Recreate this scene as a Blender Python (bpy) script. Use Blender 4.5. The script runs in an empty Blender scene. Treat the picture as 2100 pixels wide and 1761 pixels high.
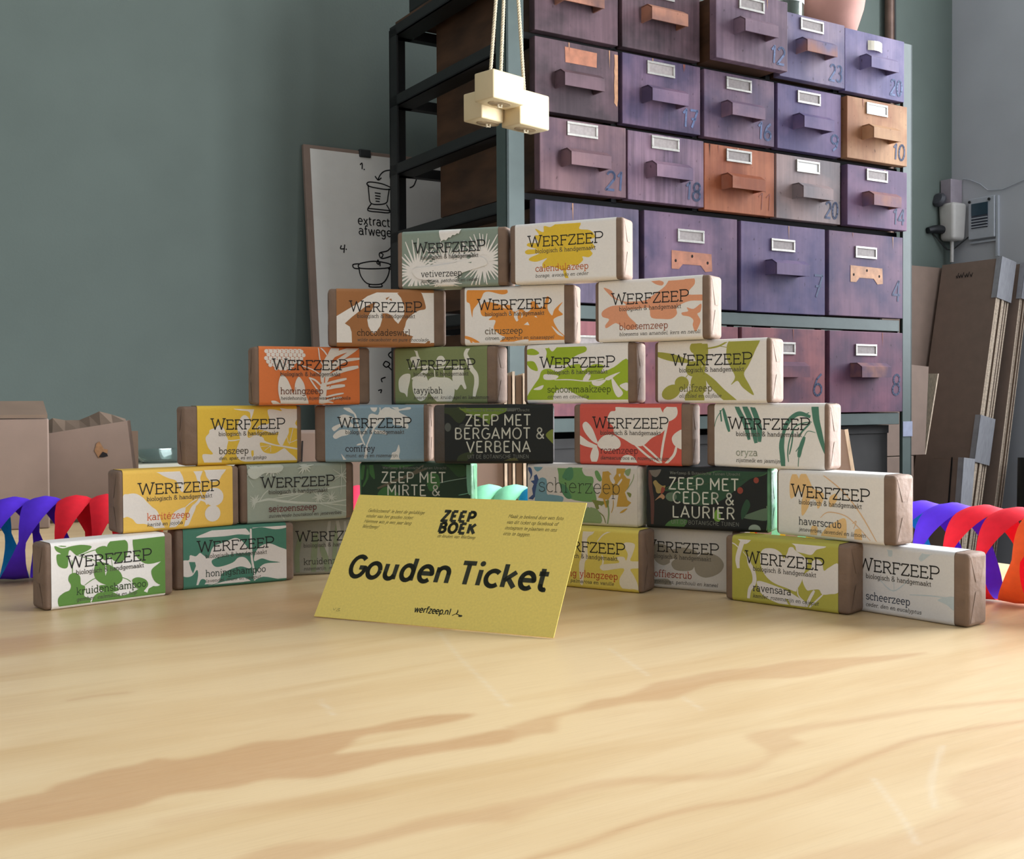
import bpy, bmesh, math, random
from mathutils import Vector, Matrix
from mathutils.geometry import tessellate_polygon

scene = bpy.context.scene
COL = scene.collection
PI = math.pi
R = math.radians

# ------------------------------------------------------------------ camera
F_PX, CX, CY, PITCH, ROLL, CAM_H = 2301.9986, 1055.94, 866.584, 0.0210039, 0.0054272, 0.1294407
_fw = Vector((0, math.cos(PITCH), -math.sin(PITCH)))
_rt = Vector((1, 0, 0))
_dn = _fw.cross(_rt)
_r2 = math.cos(ROLL) * _rt + math.sin(ROLL) * _dn
_d2 = -math.sin(ROLL) * _rt + math.cos(ROLL) * _dn
cam_data = bpy.data.cameras.new('camera')
cam = bpy.data.objects.new('camera', cam_data)
COL.objects.link(cam)
m3 = Matrix((_r2, -_d2, -_fw)).transposed()
cam.matrix_world = Matrix.Translation((0, 0, CAM_H)) @ m3.to_4x4()
cam_data.sensor_fit = 'HORIZONTAL'
cam_data.sensor_width = 36
cam_data.lens = F_PX * 36 / 2100
cam_data.shift_x = (1050 - CX) / 2100
cam_data.shift_y = (CY - 880.5) / 2100
cam_data.clip_start = 0.02
scene.camera = cam

# ------------------------------------------------------------------ light
scene.view_settings.view_transform = 'Standard'
scene.view_settings.look = 'None'
scene.view_settings.exposure = 0.1
scene.view_settings.gamma = 1.0
world = bpy.data.worlds.new('overcast_sky')
scene.world = world
world.use_nodes = True
wb = world.node_tree.nodes['Background']
wb.inputs[0].default_value = (0.86, 0.92, 1.0, 1)
wb.inputs[1].default_value = 0.66

# cabinet / room frame: origin at the cabinet's lower front corner, X along its front
CA = 0.5532573
CAB0 = Vector((0.0357373, 2.0223758, 0))
UX = Vector((math.cos(CA), math.sin(CA), 0))
UY = Vector((-math.sin(CA), math.cos(CA), 0))
ROOM = Matrix.Translation(CAB0) @ Matrix.Rotation(CA, 4, 'Z')
FLOOR_Z, CEIL_Z = -0.75, 1.95
WALL_V, WALL_U = 0.657, 2.03            # back wall and right wall in room coordinates


def room(u, v, z):
    return CAB0 + UX * u + UY * v + Vector((0, 0, z))


def area(name, loc, target, sx, sy, power, color):
    d = bpy.data.lights.new(name, 'AREA')
    d.shape = 'RECTANGLE'
    d.size, d.size_y = sx, sy
    d.energy = power
    d.color = color
    o = bpy.data.objects.new(name, d)
    COL.objects.link(o)
    o.location = loc
    o.rotation_euler = (Vector(target) - Vector(loc)).to_track_quat('-Z', 'Y').to_euler()
    return o


# daylight through two shop windows outside the frame: one in the right wall beside the cabinet,
# one in the wall that steps forward beside the work table
WIN = (-0.90, -0.16, 0.25, 1.90)         # v0, v1, z0, z1 of the opening in the right wall
STEP_U, STEP_V = 0.50, -0.98              # the wall that steps forward starts here
WIN2 = (-2.30, -1.10, -0.12, 1.02)
for _n, _u, _w, _p in (('window_daylight', WALL_U + 0.02, WIN, 50), ('table_window_daylight', STEP_U + 0.02, WIN2, 100)):
    _c = room(_u, (_w[0] + _w[1]) / 2, (_w[2] + _w[3]) / 2)
    area(_n, _c, _c - UX, _w[1] - _w[0], _w[3] - _w[2], _p, (0.90, 0.94, 1.0))

# ------------------------------------------------------------------ helpers


def lin(c):
    return tuple((x / 12.92 if x <= 0.04045 else ((x + 0.055) / 1.055) ** 2.4) for x in (v / 255 for v in c))


MATS = {}


def mat(name, rgb, rough=0.6, noise=0.06, scale=60.0, bump=0.0, bscale=None, metal=0.0, spec=0.5, coat=0.0, gain=1.0, stretch=None, trans=0.0, rgb2=None):
    """plain procedural material: base colour broken up by object-space noise, optional bump"""
    if name in MATS:
        return MATS[name]
    m = bpy.data.materials.new(name)
    m.use_nodes = True
    nt = m.node_tree
    b = nt.nodes['Principled BSDF']
    c = tuple(min(0.92, x * gain) for x in lin(rgb))
    tc = nt.nodes.new('ShaderNodeTexCoord')
    mp = nt.nodes.new('ShaderNodeMapping')
    nt.links.new(tc.outputs['Object'], mp.inputs[0])
    if stretch:
        mp.inputs['Scale'].default_value = stretch
    n = nt.nodes.new('ShaderNodeTexNoise')
    n.inputs['Scale'].default_value = scale
    n.inputs['Detail'].default_value = 4
    nt.links.new(mp.outputs[0], n.inputs['Vector'])
    r = nt.nodes.new('ShaderNodeValToRGB')
    c2 = tuple(min(0.92, x * gain) for x in lin(rgb2)) if rgb2 else c
    r.color_ramp.elements[0].position = 0.3
    r.color_ramp.elements[1].position = 0.7
    r.color_ramp.elements[0].color = tuple(x * (1 - noise) for x in c) + (1,)
    r.color_ramp.elements[1].color = tuple(min(0.95, x * (1 + noise)) for x in c2) + (1,)
    nt.links.new(n.outputs['Fac'], r.inputs[0])
    nt.links.new(r.outputs[0], b.inputs['Base Color'])
    b.inputs['Roughness'].default_value = rough
    b.inputs['Metallic'].default_value = metal
    b.inputs['Specular IOR Level'].default_value = spec
    b.inputs['Coat Weight'].default_value = coat
    b.inputs['Transmission Weight'].default_value = trans
    if bump:
        n2 = nt.nodes.new('ShaderNodeTexNoise')
        n2.inputs['Scale'].default_value = bscale or scale * 3
        n2.inputs['Detail'].default_value = 5
        nt.links.new(mp.outputs[0], n2.inputs['Vector'])
        bp = nt.nodes.new('ShaderNodeBump')
        bp.inputs['Strength'].default_value = bump
        bp.inputs['Distance'].default_value = 0.002
        nt.links.new(n2.outputs['Fac'], bp.inputs['Height'])
        nt.links.new(bp.outputs[0], b.inputs['Normal'])
    MATS[name] = m
    return m


def ink(rgb, gain=1.0, rough=0.62):
    k = 'print_%02x%02x%02x_%d' % (rgb[0], rgb[1], rgb[2], int(gain * 100))
    return mat(k, rgb, rough=rough, noise=0.025, scale=900, gain=gain, spec=0.35)


class MB:
    """collects faces with material slots and links them as one mesh object"""

    def __init__(self):
        self.v, self.f, self.mi, self.mats = [], [], [], []

    def slot(self, m):
        if m not in self.mats:
            self.mats.append(m)
        return self.mats.index(m)

    def face(self, pts, m):
        i = len(self.v)
        self.v += [tuple(p) for p in pts]
        self.f.append(list(range(i, i + len(pts))))
        self.mi.append(self.slot(m))

    def mesh(self, verts, faces, m, M=None):
        i = len(self.v)
        self.v += [tuple((M @ Vector(p)) if M else p) for p in verts]
        s = self.slot(m)
        for f in faces:
            self.f.append([a + i for a in f])
            self.mi.append(s)

    def box(self, lo, hi, m, bev=0.0, M=None, seg=2):
        if bev <= 0:
            x0, y0, z0 = lo
            x1, y1, z1 = hi
            vs = [(x0, y0, z0), (x1, y0, z0), (x1, y1, z0), (x0, y1, z0), (x0, y0, z1), (x1, y0, z1), (x1, y1, z1), (x0, y1, z1)]
            self.mesh(vs, [(0, 3, 2, 1), (4, 5, 6, 7), (0, 1, 5, 4), (1, 2, 6, 5), (2, 3, 7, 6), (3, 0, 4, 7)], m, M)
            return
        bm = bmesh.new()
        bmesh.ops.create_cube(bm, size=1)
        for v in bm.verts:
            v.co = Vector([lo[k] + (v.co[k] + 0.5) * (hi[k] - lo[k]) for k in range(3)])
        bmesh.ops.bevel(bm, geom=bm.edges[:], offset=bev, segments=seg, affect='EDGES', profile=0.5)
        self.bm(bm, m, M)

    def bm(self, bm, m, M=None):
        bm.verts.index_update()
        self.mesh([v.co.copy() for v in bm.verts], [[v.index for v in f.verts] for f in bm.faces], m, M)
        bm.free()

    def prism(self, prof, d, m, M=None, caps=True):
        """profile polygon [(a,b)] in the local XZ plane, extruded along +Y by d"""
        n = len(prof)
        vs = [(a, 0, b) for a, b in prof] + [(a, d, b) for a, b in prof]
        fs = [(i, (i + 1) % n, n + (i + 1) % n, n + i) for i in range(n)]
        if caps:
            tri = tessellate_polygon([[Vector((a, 0, b)) for a, b in prof]])
            fs += [tuple(t) for t in tri] + [tuple(n + k for k in reversed(t)) for t in tri]
        self.mesh(vs, fs, m, M)

    def tube(self, pts, r, m, n=8, closed=False, caps=True):
        pts = [Vector(p) for p in pts]
        k = len(pts)
        rr = r if isinstance(r, (list, tuple)) else [r] * k
        vs, fs = [], []
        prev = None
        for i, p in enumerate(pts):
            t = (pts[min(i + 1, k - 1)] - pts[max(i - 1, 0)]).normalized()
            if prev is None:
                a = Vector((0, 0, 1)) if abs(t.z) < 0.9 else Vector((1, 0, 0))
                x = t.cross(a).normalized()
            else:
                x = (prev - t * prev.dot(t)).normalized()
            prev = x
            y = t.cross(x)
            for j in range(n):
                q = 2 * PI * j / n
                vs.append(p + (x * math.cos(q) + y * math.sin(q)) * rr[i])
        for i in range(k - 1):
            for j in range(n):
                fs.append((i * n + j, i * n + (j + 1) % n, (i + 1) * n + (j + 1) % n, (i + 1) * n + j))
        if caps:
            fs.append(tuple(range(n - 1, -1, -1)))
            fs.append(tuple((k - 1) * n + j for j in range(n)))
        self.mesh(vs, fs, m)

    def lathe(self, prof, m, n=32, M=None):
        """profile [(r,z)] turned about Z"""
        vs, fs = [], []
        for r_, z in prof:
            for j in range(n):
                q = 2 * PI * j / n
                vs.append((r_ * math.cos(q), r_ * math.sin(q), z))
        for i in range(len(prof) - 1):
            for j in range(n):
                fs.append((i * n + j, i * n + (j + 1) % n, (i + 1) * n + (j + 1) % n, (i + 1) * n + j))
        self.mesh(vs, fs, m, M)

    def ribbon(self, pts, w, m, fn):
        """flat stroke: 2-D polyline of width w (number or per-point list), each vertex mapped to 3-D by fn"""
        k = len(pts)
        ww = w if isinstance(w, (list, tuple)) else [w] * k
        if k == 2 and math.hypot(pts[1][0] - pts[0][0], pts[1][1] - pts[0][1]) < ww[0] * 1.05:   # a dot
            cx, cy = (pts[0][0] + pts[1][0]) / 2, (pts[0][1] + pts[1][1]) / 2
            self.face([fn(cx + 0.6 * ww[0] * math.cos(q * PI / 6), cy + 0.6 * ww[0] * math.sin(q * PI / 6)) for q in range(12)], m)
            return
        for i in range(k - 1):
            (x0, y0), (x1, y1) = pts[i], pts[i + 1]
            dx, dy = x1 - x0, y1 - y0
            d = math.hypot(dx, dy)
            if d < 1e-9:
                continue
            nx, ny = -dy / d, dx / d
            a, b = ww[i] / 2, ww[i + 1] / 2
            self.face([fn(x0 + nx * a, y0 + ny * a), fn(x0 - nx * a, y0 - ny * a), fn(x1 - nx * b, y1 - ny * b), fn(x1 + nx * b, y1 + ny * b)], m)
        for i in range(1, k - 1):
            a = ww[i] / 2
            self.face([fn(pts[i][0] + a * math.cos(q * PI / 4), pts[i][1] + a * math.sin(q * PI / 4)) for q in range(8)], m)

    def build(self, name, parent=None, smooth=None, loc=None, rotz=None, matrix=None):
        me = bpy.data.meshes.new(name)
        me.from_pydata(self.v, [], self.f)
        for m in self.mats:
            me.materials.append(m)
        me.polygons.foreach_set('material_index', self.mi)
        if smooth is not None:
            bm = bmesh.new()
            bm.from_mesh(me)
            bmesh.ops.remove_doubles(bm, verts=bm.verts[:], dist=1e-6)
            for f in bm.faces:
                f.smooth = True
            bm.to_mesh(me)
            bm.free()
            me.set_sharp_from_angle(angle=R(smooth))
        me.update()
        o = bpy.data.objects.new(name, me)
        COL.objects.link(o)
        if parent:
            o.parent = parent
        if loc is not None:
            o.location = loc
        if rotz is not None:
            o.rotation_euler.z = rotz
        if matrix is not None:
            o.matrix_world = matrix
        return o


def tag(o, label, cat, group=None, kind=None):
    o['label'] = label
    o['category'] = cat
    if group:
        o['group'] = group
    if kind:
        o['kind'] = kind
    return o


def thing(name, label, cat, matrix=None, group=None):
    o = bpy.data.objects.new(name, None)
    o.empty_display_size = 0.02
    COL.objects.link(o)
    if matrix is not None:
        o.matrix_world = matrix
    return tag(o, label, cat, group)


def struct(mb, name, matrix=None, parent=None):
    o = mb.build(name, parent=parent, matrix=matrix)
    if parent is None:
        o['kind'] = 'structure'
    return o


def catmull(pts, closed, k=4):
    n = len(pts)
    out = []
    rng = range(n) if closed else range(n - 1)
    for i in rng:
        if closed:
            p0, p1, p2, p3 = pts[i - 1], pts[i], pts[(i + 1) % n], pts[(i + 2) % n]
        else:
            p0, p1, p2, p3 = pts[max(i - 1, 0)], pts[i], pts[i + 1], pts[min(i + 2, n - 1)]
        for j in range(k):
            t = j / k
            out.append(tuple(0.5 * ((2 * p1[d]) + (-p0[d] + p2[d]) * t + (2 * p0[d] - 5 * p1[d] + 4 * p2[d] - p3[d]) * t * t + (-p0[d] + 3 * p1[d] - 3 * p2[d] + p3[d]) * t ** 3) for d in range(2)))
    if not closed:
        out.append(tuple(pts[-1]))
    return out


def pairs(v):
    return list(zip(v[::2], v[1::2]))


# ------------------------------------------------------------------ a stroke alphabet (x-height 6.3, ascender 9.6, caps 10)


def arc(cx, cy, rx, ry, a0, a1, n=9):
    return [(cx + rx * math.cos(R(a0 + (a1 - a0) * i / n)), cy + ry * math.sin(R(a0 + (a1 - a0) * i / n))) for i in range(n + 1)]


X = 6.3
# glyph: (advance, [strokes], [slab serif strokes])
GL = {
    'a': (6.0, [arc(2.5, 4.3, 2.1, 2.0, 150, 0) + [(4.6, 0.9), (5.0, 0.1), (5.6, 0.1)], arc(2.4, 1.9, 2.1, 1.9, 0, 360, 12)], []),
    'b': (6.2, [[(1, 9.6), (1, 0)], arc(3.1, 3.1, 2.2, 3.1, 0, 360, 14)], [[(0, 9.6), (1, 9.6)]]),
    'c': (5.3, [arc(3.0, 3.1, 2.6, 3.1, 45, 315, 12)], [[(4.8, 5.5), (4.8, 4.3)]]),
    'd': (6.4, [[(4.8, 9.6), (4.8, 0)], arc(2.7, 3.1, 2.2, 3.1, 0, 360, 14)], [[(3.8, 9.6), (4.8, 9.6)], [(4.8, 0), (5.7, 0)]]),
    'e': (5.8, [[(0.5, 3.3), (5.2, 3.3)] + arc(2.85, 3.15, 2.35, 3.15, 5, 315, 14)], []),
    'f': (3.8, [arc(3.0, 7.9, 1.5, 1.7, 40, 180, 6) + [(1.5, 0)], [(0.2, 6.2), (3.4, 6.2)]], [[(0.5, 0), (2.7, 0)]]),
    'g': (6.2, [[(4.8, 6.2), (4.8, -0.8)] + arc(2.7, -0.8, 2.1, 2.0, 0, -150, 7), arc(2.6, 3.2, 2.2, 3.0, 0, 360, 14)], [[(4.8, 6.2), (5.7, 6.2)]]),
    'h': (6.5, [[(1.1, 9.6), (1.1, 0)], arc(3.1, 4.0, 2.0, 2.2, 180, 0, 8) + [(5.1, 0)]], [[(0.1, 9.6), (1.1, 9.6)], [(0.1, 0), (2.1, 0)], [(4.1, 0), (6.1, 0)]]),
    'i': (2.9, [[(1.4, 6.2), (1.4, 0)], [(1.4, 8.5), (1.4, 9.1)]], [[(0.4, 6.2), (1.4, 6.2)], [(0.3, 0), (2.5, 0)]]),
    'j': (2.9, [[(1.6, 6.2), (1.6, -1.2)] + arc(0.3, -1.2, 1.3, 1.6, 0, -90, 5), [(1.6, 8.5), (1.6, 9.1)]], [[(0.6, 6.2), (1.6, 6.2)]]),
    'k': (6.0, [[(1.1, 9.6), (1.1, 0)], [(5.0, 6.2), (1.1, 2.5)], [(2.4, 3.7), (5.2, 0)]], [[(0.1, 9.6), (1.1, 9.6)], [(0.1, 0), (2.1, 0)], [(4.0, 6.2), (5.9, 6.2)], [(4.3, 0), (6.1, 0)]]),
    'l': (2.9, [[(1.4, 9.6), (1.4, 0)]], [[(0.4, 9.6), (1.4, 9.6)], [(0.3, 0), (2.5, 0)]]),
    'm': (9.8, [[(1.1, 6.2), (1.1, 0)], arc(2.9, 4.2, 1.8, 2.0, 180, 0, 7) + [(4.7, 0)], arc(6.6, 4.2, 1.9, 2.0, 180, 0, 7) + [(8.5, 0)]], [[(0.1, 6.2), (1.1, 6.2)], [(0.1, 0), (2.1, 0)], [(3.9, 0), (5.6, 0)], [(7.6, 0), (9.4, 0)]]),
    'n': (6.5, [[(1.1, 6.2), (1.1, 0)], arc(3.1, 4.0, 2.0, 2.2, 180, 0, 8) + [(5.1, 0)]], [[(0.1, 6.2), (1.1, 6.2)], [(0.1, 0), (2.1, 0)], [(4.1, 0), (6.1, 0)]]),
    'o': (5.9, [arc(2.9, 3.1, 2.4, 3.1, 0, 360, 16)], []),
    'p': (6.2, [[(1.1, 6.2), (1.1, -3)], arc(3.2, 3.1, 2.2, 3.1, 0, 360, 14)], [[(0.1, 6.2), (1.1, 6.2)], [(0.1, -3), (2.3, -3)]]),
    'q': (6.2, [[(4.8, 6.2), (4.8, -3)], arc(2.6, 3.1, 2.2, 3.1, 0, 360, 14)], []),
    'r': (4.5, [[(1.3, 6.2), (1.3, 0)], arc(3.6, 3.6, 2.3, 2.6, 180, 75, 6)], [[(0.2, 6.2), (1.3, 6.2)], [(0.2, 0), (2.6, 0)], [(4.2, 6.1), (4.2, 4.9)]]),
    's': (5.0, [arc(2.5, 4.7, 1.9, 1.5, 40, 250, 8) + arc(2.5, 1.6, 2.0, 1.6, 80, -140, 8)], [[(4.1, 6.0), (4.1, 4.8)], [(0.7, 0.3), (0.7, 1.5)]]),
    't': (4.0, [[(1.5, 8.2), (1.5, 1.4)] + arc(2.8, 1.4, 1.3, 1.4, 180, 300, 5), [(0.2, 6.2), (3.5, 6.2)]], []),
    'u': (6.5, [[(1.2, 6.2), (1.2, 2.2)] + arc(3.0, 2.2, 1.8, 2.1, 180, 350, 7), [(4.9, 6.2), (4.9, 0)]], [[(0.2, 6.2), (1.2, 6.2)], [(4.0, 6.2), (4.9, 6.2)], [(4.9, 0), (5.9, 0)]]),
    'v': (5.8, [[(0.7, 6.2), (2.9, 0), (5.1, 6.2)]], [[(0, 6.2), (1.8, 6.2)], [(4.1, 6.2), (5.8, 6.2)]]),
    'w': (8.4, [[(0.7, 6.2), (2.4, 0), (4.2, 6.0), (6.0, 0), (7.7, 6.2)]], [[(0, 6.2), (1.7, 6.2)], [(6.8, 6.2), (8.4, 6.2)]]),
    'x': (5.8, [[(0.7, 6.2), (5.1, 0)], [(5.1, 6.2), (0.7, 0)]], []),
    'y': (5.8, [[(0.7, 6.2), (3.0, 0.2)], [(5.1, 6.2), (2.4, -1.6), (1.4, -2.7), (0.3, -2.7)]], [[(0, 6.2), (1.8, 6.2)], [(4.1, 6.2), (5.8, 6.2)]]),
    'z': (5.4, [[(0.5, 6.2), (4.7, 6.2), (0.5, 0), (4.9, 0)]], [[(0.5, 6.2), (0.5, 5.0)], [(4.9, 0), (4.9, 1.2)]]),
    'W': (11.2, [[(0.9, 10), (3.2, 0), (5.6, 9.4), (8.0, 0), (10.3, 10)]], [[(-0.3, 10), (2.4, 10)], [(8.9, 10), (11.4, 10)]]),
    'E': (7.0, [[(1.2, 10), (1.2, 0)], [(1.2, 10), (6.0, 10)], [(1.2, 5.2), (5.0, 5.2)], [(1.2, 0), (6.4, 0)]], [[(0.1, 10), (1.2, 10)], [(0.1, 0), (1.2, 0)], [(6.0, 10), (6.0, 8.2)], [(5.0, 6.1), (5.0, 4.3)], [(6.4, 0), (6.4, 1.9)]]),
    'R': (7.6, [[(1.2, 10), (1.2, 0)], [(1.2, 10), (3.8, 10)] + arc(3.8, 7.5, 2.5, 2.5, 90, -90, 8) + [(1.2, 5.0)], [(3.8, 5.0), (6.6, 0)]], [[(0.1, 10), (1.2, 10)], [(0.1, 0), (2.4, 0)], [(6.2, 0), (7.6, 0)]]),
    'F': (6.6, [[(1.2, 10), (1.2, 0)], [(1.2, 10), (6.2, 10)], [(1.2, 5.2), (4.9, 5.2)]], [[(0.1, 10), (1.2, 10)], [(0.1, 0), (2.7, 0)], [(6.2, 10), (6.2, 8.2)], [(4.9, 6.1), (4.9, 4.3)]]),
    'Z': (7.0, [[(0.7, 10), (6.2, 10), (0.5, 0), (6.5, 0)]], [[(0.7, 10), (0.7, 8.2)], [(6.5, 0), (6.5, 1.9)]]),
    'P': (7.2, [[(1.2, 10), (1.2, 0)], [(1.2, 10), (4.2, 10)] + arc(4.2, 7.2, 2.6, 2.8, 90, -90, 9) + [(1.2, 4.4)]], [[(0.1, 10), (1.2, 10)], [(0.1, 0), (2.7, 0)]]),
    'M': (9.4, [[(1.2, 0), (1.2, 10), (4.7, 3.4), (8.2, 10), (8.2, 0)]], []),
    'T': (7.2, [[(0.5, 10), (6.7, 10)], [(3.6, 10), (3.6, 0)]], []),
    'B': (7.6, [[(1.2, 10), (1.2, 0)], [(1.2, 10), (3.9, 10)] + arc(3.9, 7.7, 2.2, 2.3, 90, -90, 7) + [(1.2, 5.4)], [(3.9, 5.4)] + arc(3.9, 2.7, 2.7, 2.7, 90, -90, 7) + [(1.2, 0)]], []),
    'G': (8.6, [arc(4.6, 5, 3.7, 5, 45, 350, 14) + [(8.2, 4.6), (5.2, 4.6)]], []),
    'A': (8.2, [[(0.6, 0), (4.1, 10), (7.6, 0)], [(1.7, 3.2), (6.5, 3.2)]], []),
    'O': (9.2, [arc(4.6, 5, 3.8, 5, 0, 360, 18)], []),
    'V': (7.8, [[(0.5, 10), (3.9, 0), (7.3, 10)]], []),
    'N': (8.4, [[(1.2, 0), (1.2, 10), (7.2, 0), (7.2, 10)]], []),
    'C': (8.0, [arc(4.5, 5, 3.7, 5, 48, 312, 13)], []),
    'D': (8.4, [[(1.2, 10), (1.2, 0), (3.6, 0)] + arc(3.6, 5, 3.8, 5, -90, 90, 9) + [(1.2, 10)]], []),
    'L': (6.2, [[(1.2, 10), (1.2, 0), (5.8, 0)]], []),
    'U': (8.2, [[(1.2, 10), (1.2, 3)] + arc(4.1, 3, 2.9, 3, 180, 360, 9) + [(7.0, 10)]], []),
    'J': (5.0, [[(3.6, 10), (3.6, 2.4)] + arc(2.0, 2.4, 1.6, 2.4, 0, -140, 6)], []),
    'I': (3.0, [[(1.5, 10), (1.5, 0)]], []),
    'S': (6.8, [arc(3.4, 7.5, 2.6, 2.5, 40, 265, 9) + arc(3.4, 2.6, 2.8, 2.6, 85, -140, 9)], []),
    'H': (8.4, [[(1.2, 10), (1.2, 0)], [(7.2, 10), (7.2, 0)], [(1.2, 5.2), (7.2, 5.2)]], []),
    'K': (7.6, [[(1.2, 10), (1.2, 0)], [(6.6, 10), (1.2, 4.2)], [(3.0, 6.0), (7.0, 0)]], []),
    '&': (8.0, [[(7.2, 0), (2.0, 6.6)] + arc(3.4, 7.9, 1.9, 2.1, 215, -40, 9) + [(2.0, 4.8)] + arc(3.2, 2.5, 2.4, 2.5, 130, 290, 8) + [(6.0, 1.8), (6.9, 4.4)]], []),
    ',': (2.4, [[(1.3, 0.5), (0.8, -1.4)]], []),
    '.': (2.4, [[(1.2, 0), (1.2, 0.5)]], []),
    ':': (2.4, [[(1.2, 0), (1.2, 0.5)], [(1.2, 5), (1.2, 5.5)]], []),
    '!': (2.6, [[(1.3, 9.6), (1.3, 3)], [(1.3, 0), (1.3, 0.5)]], []),
    ' ': (3.2, [], []),
    '0': (6.4, [arc(3.2, 5, 2.5, 5, 0, 360, 14)], []),
    '1': (4.2, [[(0.6, 7.6), (2.6, 10), (2.6, 0)]], []),
    '2': (6.2, [arc(3.0, 7.2, 2.4, 2.7, 160, -30, 8) + [(0.5, 0), (5.6, 0)]], []),
    '3': (6.2, [arc(2.8, 7.6, 2.2, 2.3, 150, -80, 8) + arc(2.9, 2.7, 2.6, 2.7, 80, -150, 9)], []),
    '4': (6.6, [[(4.6, 0), (4.6, 10), (0.5, 3.2), (6.2, 3.2)]], []),
    '6': (6.2, [[(4.8, 10), (2.2, 7.6), (0.8, 3.6)], arc(3.1, 2.7, 2.4, 2.7, 0, 360, 12)], []),
    '7': (6.0, [[(0.5, 10), (5.4, 10), (2.2, 0)], [(1.6, 5), (4.8, 5)]], []),
    '8': (6.2, [arc(3.1, 7.5, 2.1, 2.4, 0, 360, 12), arc(3.1, 2.6, 2.5, 2.6, 0, 360, 12)], []),
    '9': (6.2, [arc(3.0, 7.2, 2.4, 2.7, 0, 360, 12), [(5.3, 6.6), (4.4, 2.4), (2.0, 0)]], []),
}
GL['\u00e9'] = (5.8, GL['e'][1] + [[(2.4, 7.6), (3.8, 9.2)]], [])


def text_strokes(txt, slab=True, track=0.5, round_=False):
    """strokes of a line of writing in glyph units, and its advance width"""
    x, out = 0.0, []
    for ch in txt:
        adv, st, se = GL[ch]
        fx = fy = 1.0
        if round_ and ch.islower():       # wide geometric lower case with a large x-height
            fx, fy = 1.27, 1.16
        for s in st + (se if slab else []):
            out.append([(px * fx + x, min(py * fy, 10.3 if py < 9.5 else 10.6)) for px, py in s])
        x += adv * fx * (0.62 if round_ and ch == ' ' else 1) + track
    return out, x - track


def write(mb, txt, x0, x1, base, h, wt, m, fn, slab=True, shear=0.0, track=0.5, round_=False):
    """one line of writing: fitted between x0 and x1, glyph unit height h/10 above the baseline; fn maps (x, up) to 3-D"""
    st, w = text_strokes(txt, slab, track, round_)
    sx = (x1 - x0) / w
    sy = h / 10
    for s in st:
        mb.ribbon([(x0 + px * sx + py * sy * shear, base + py * sy) for px, py in s], wt, m, fn)

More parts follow.
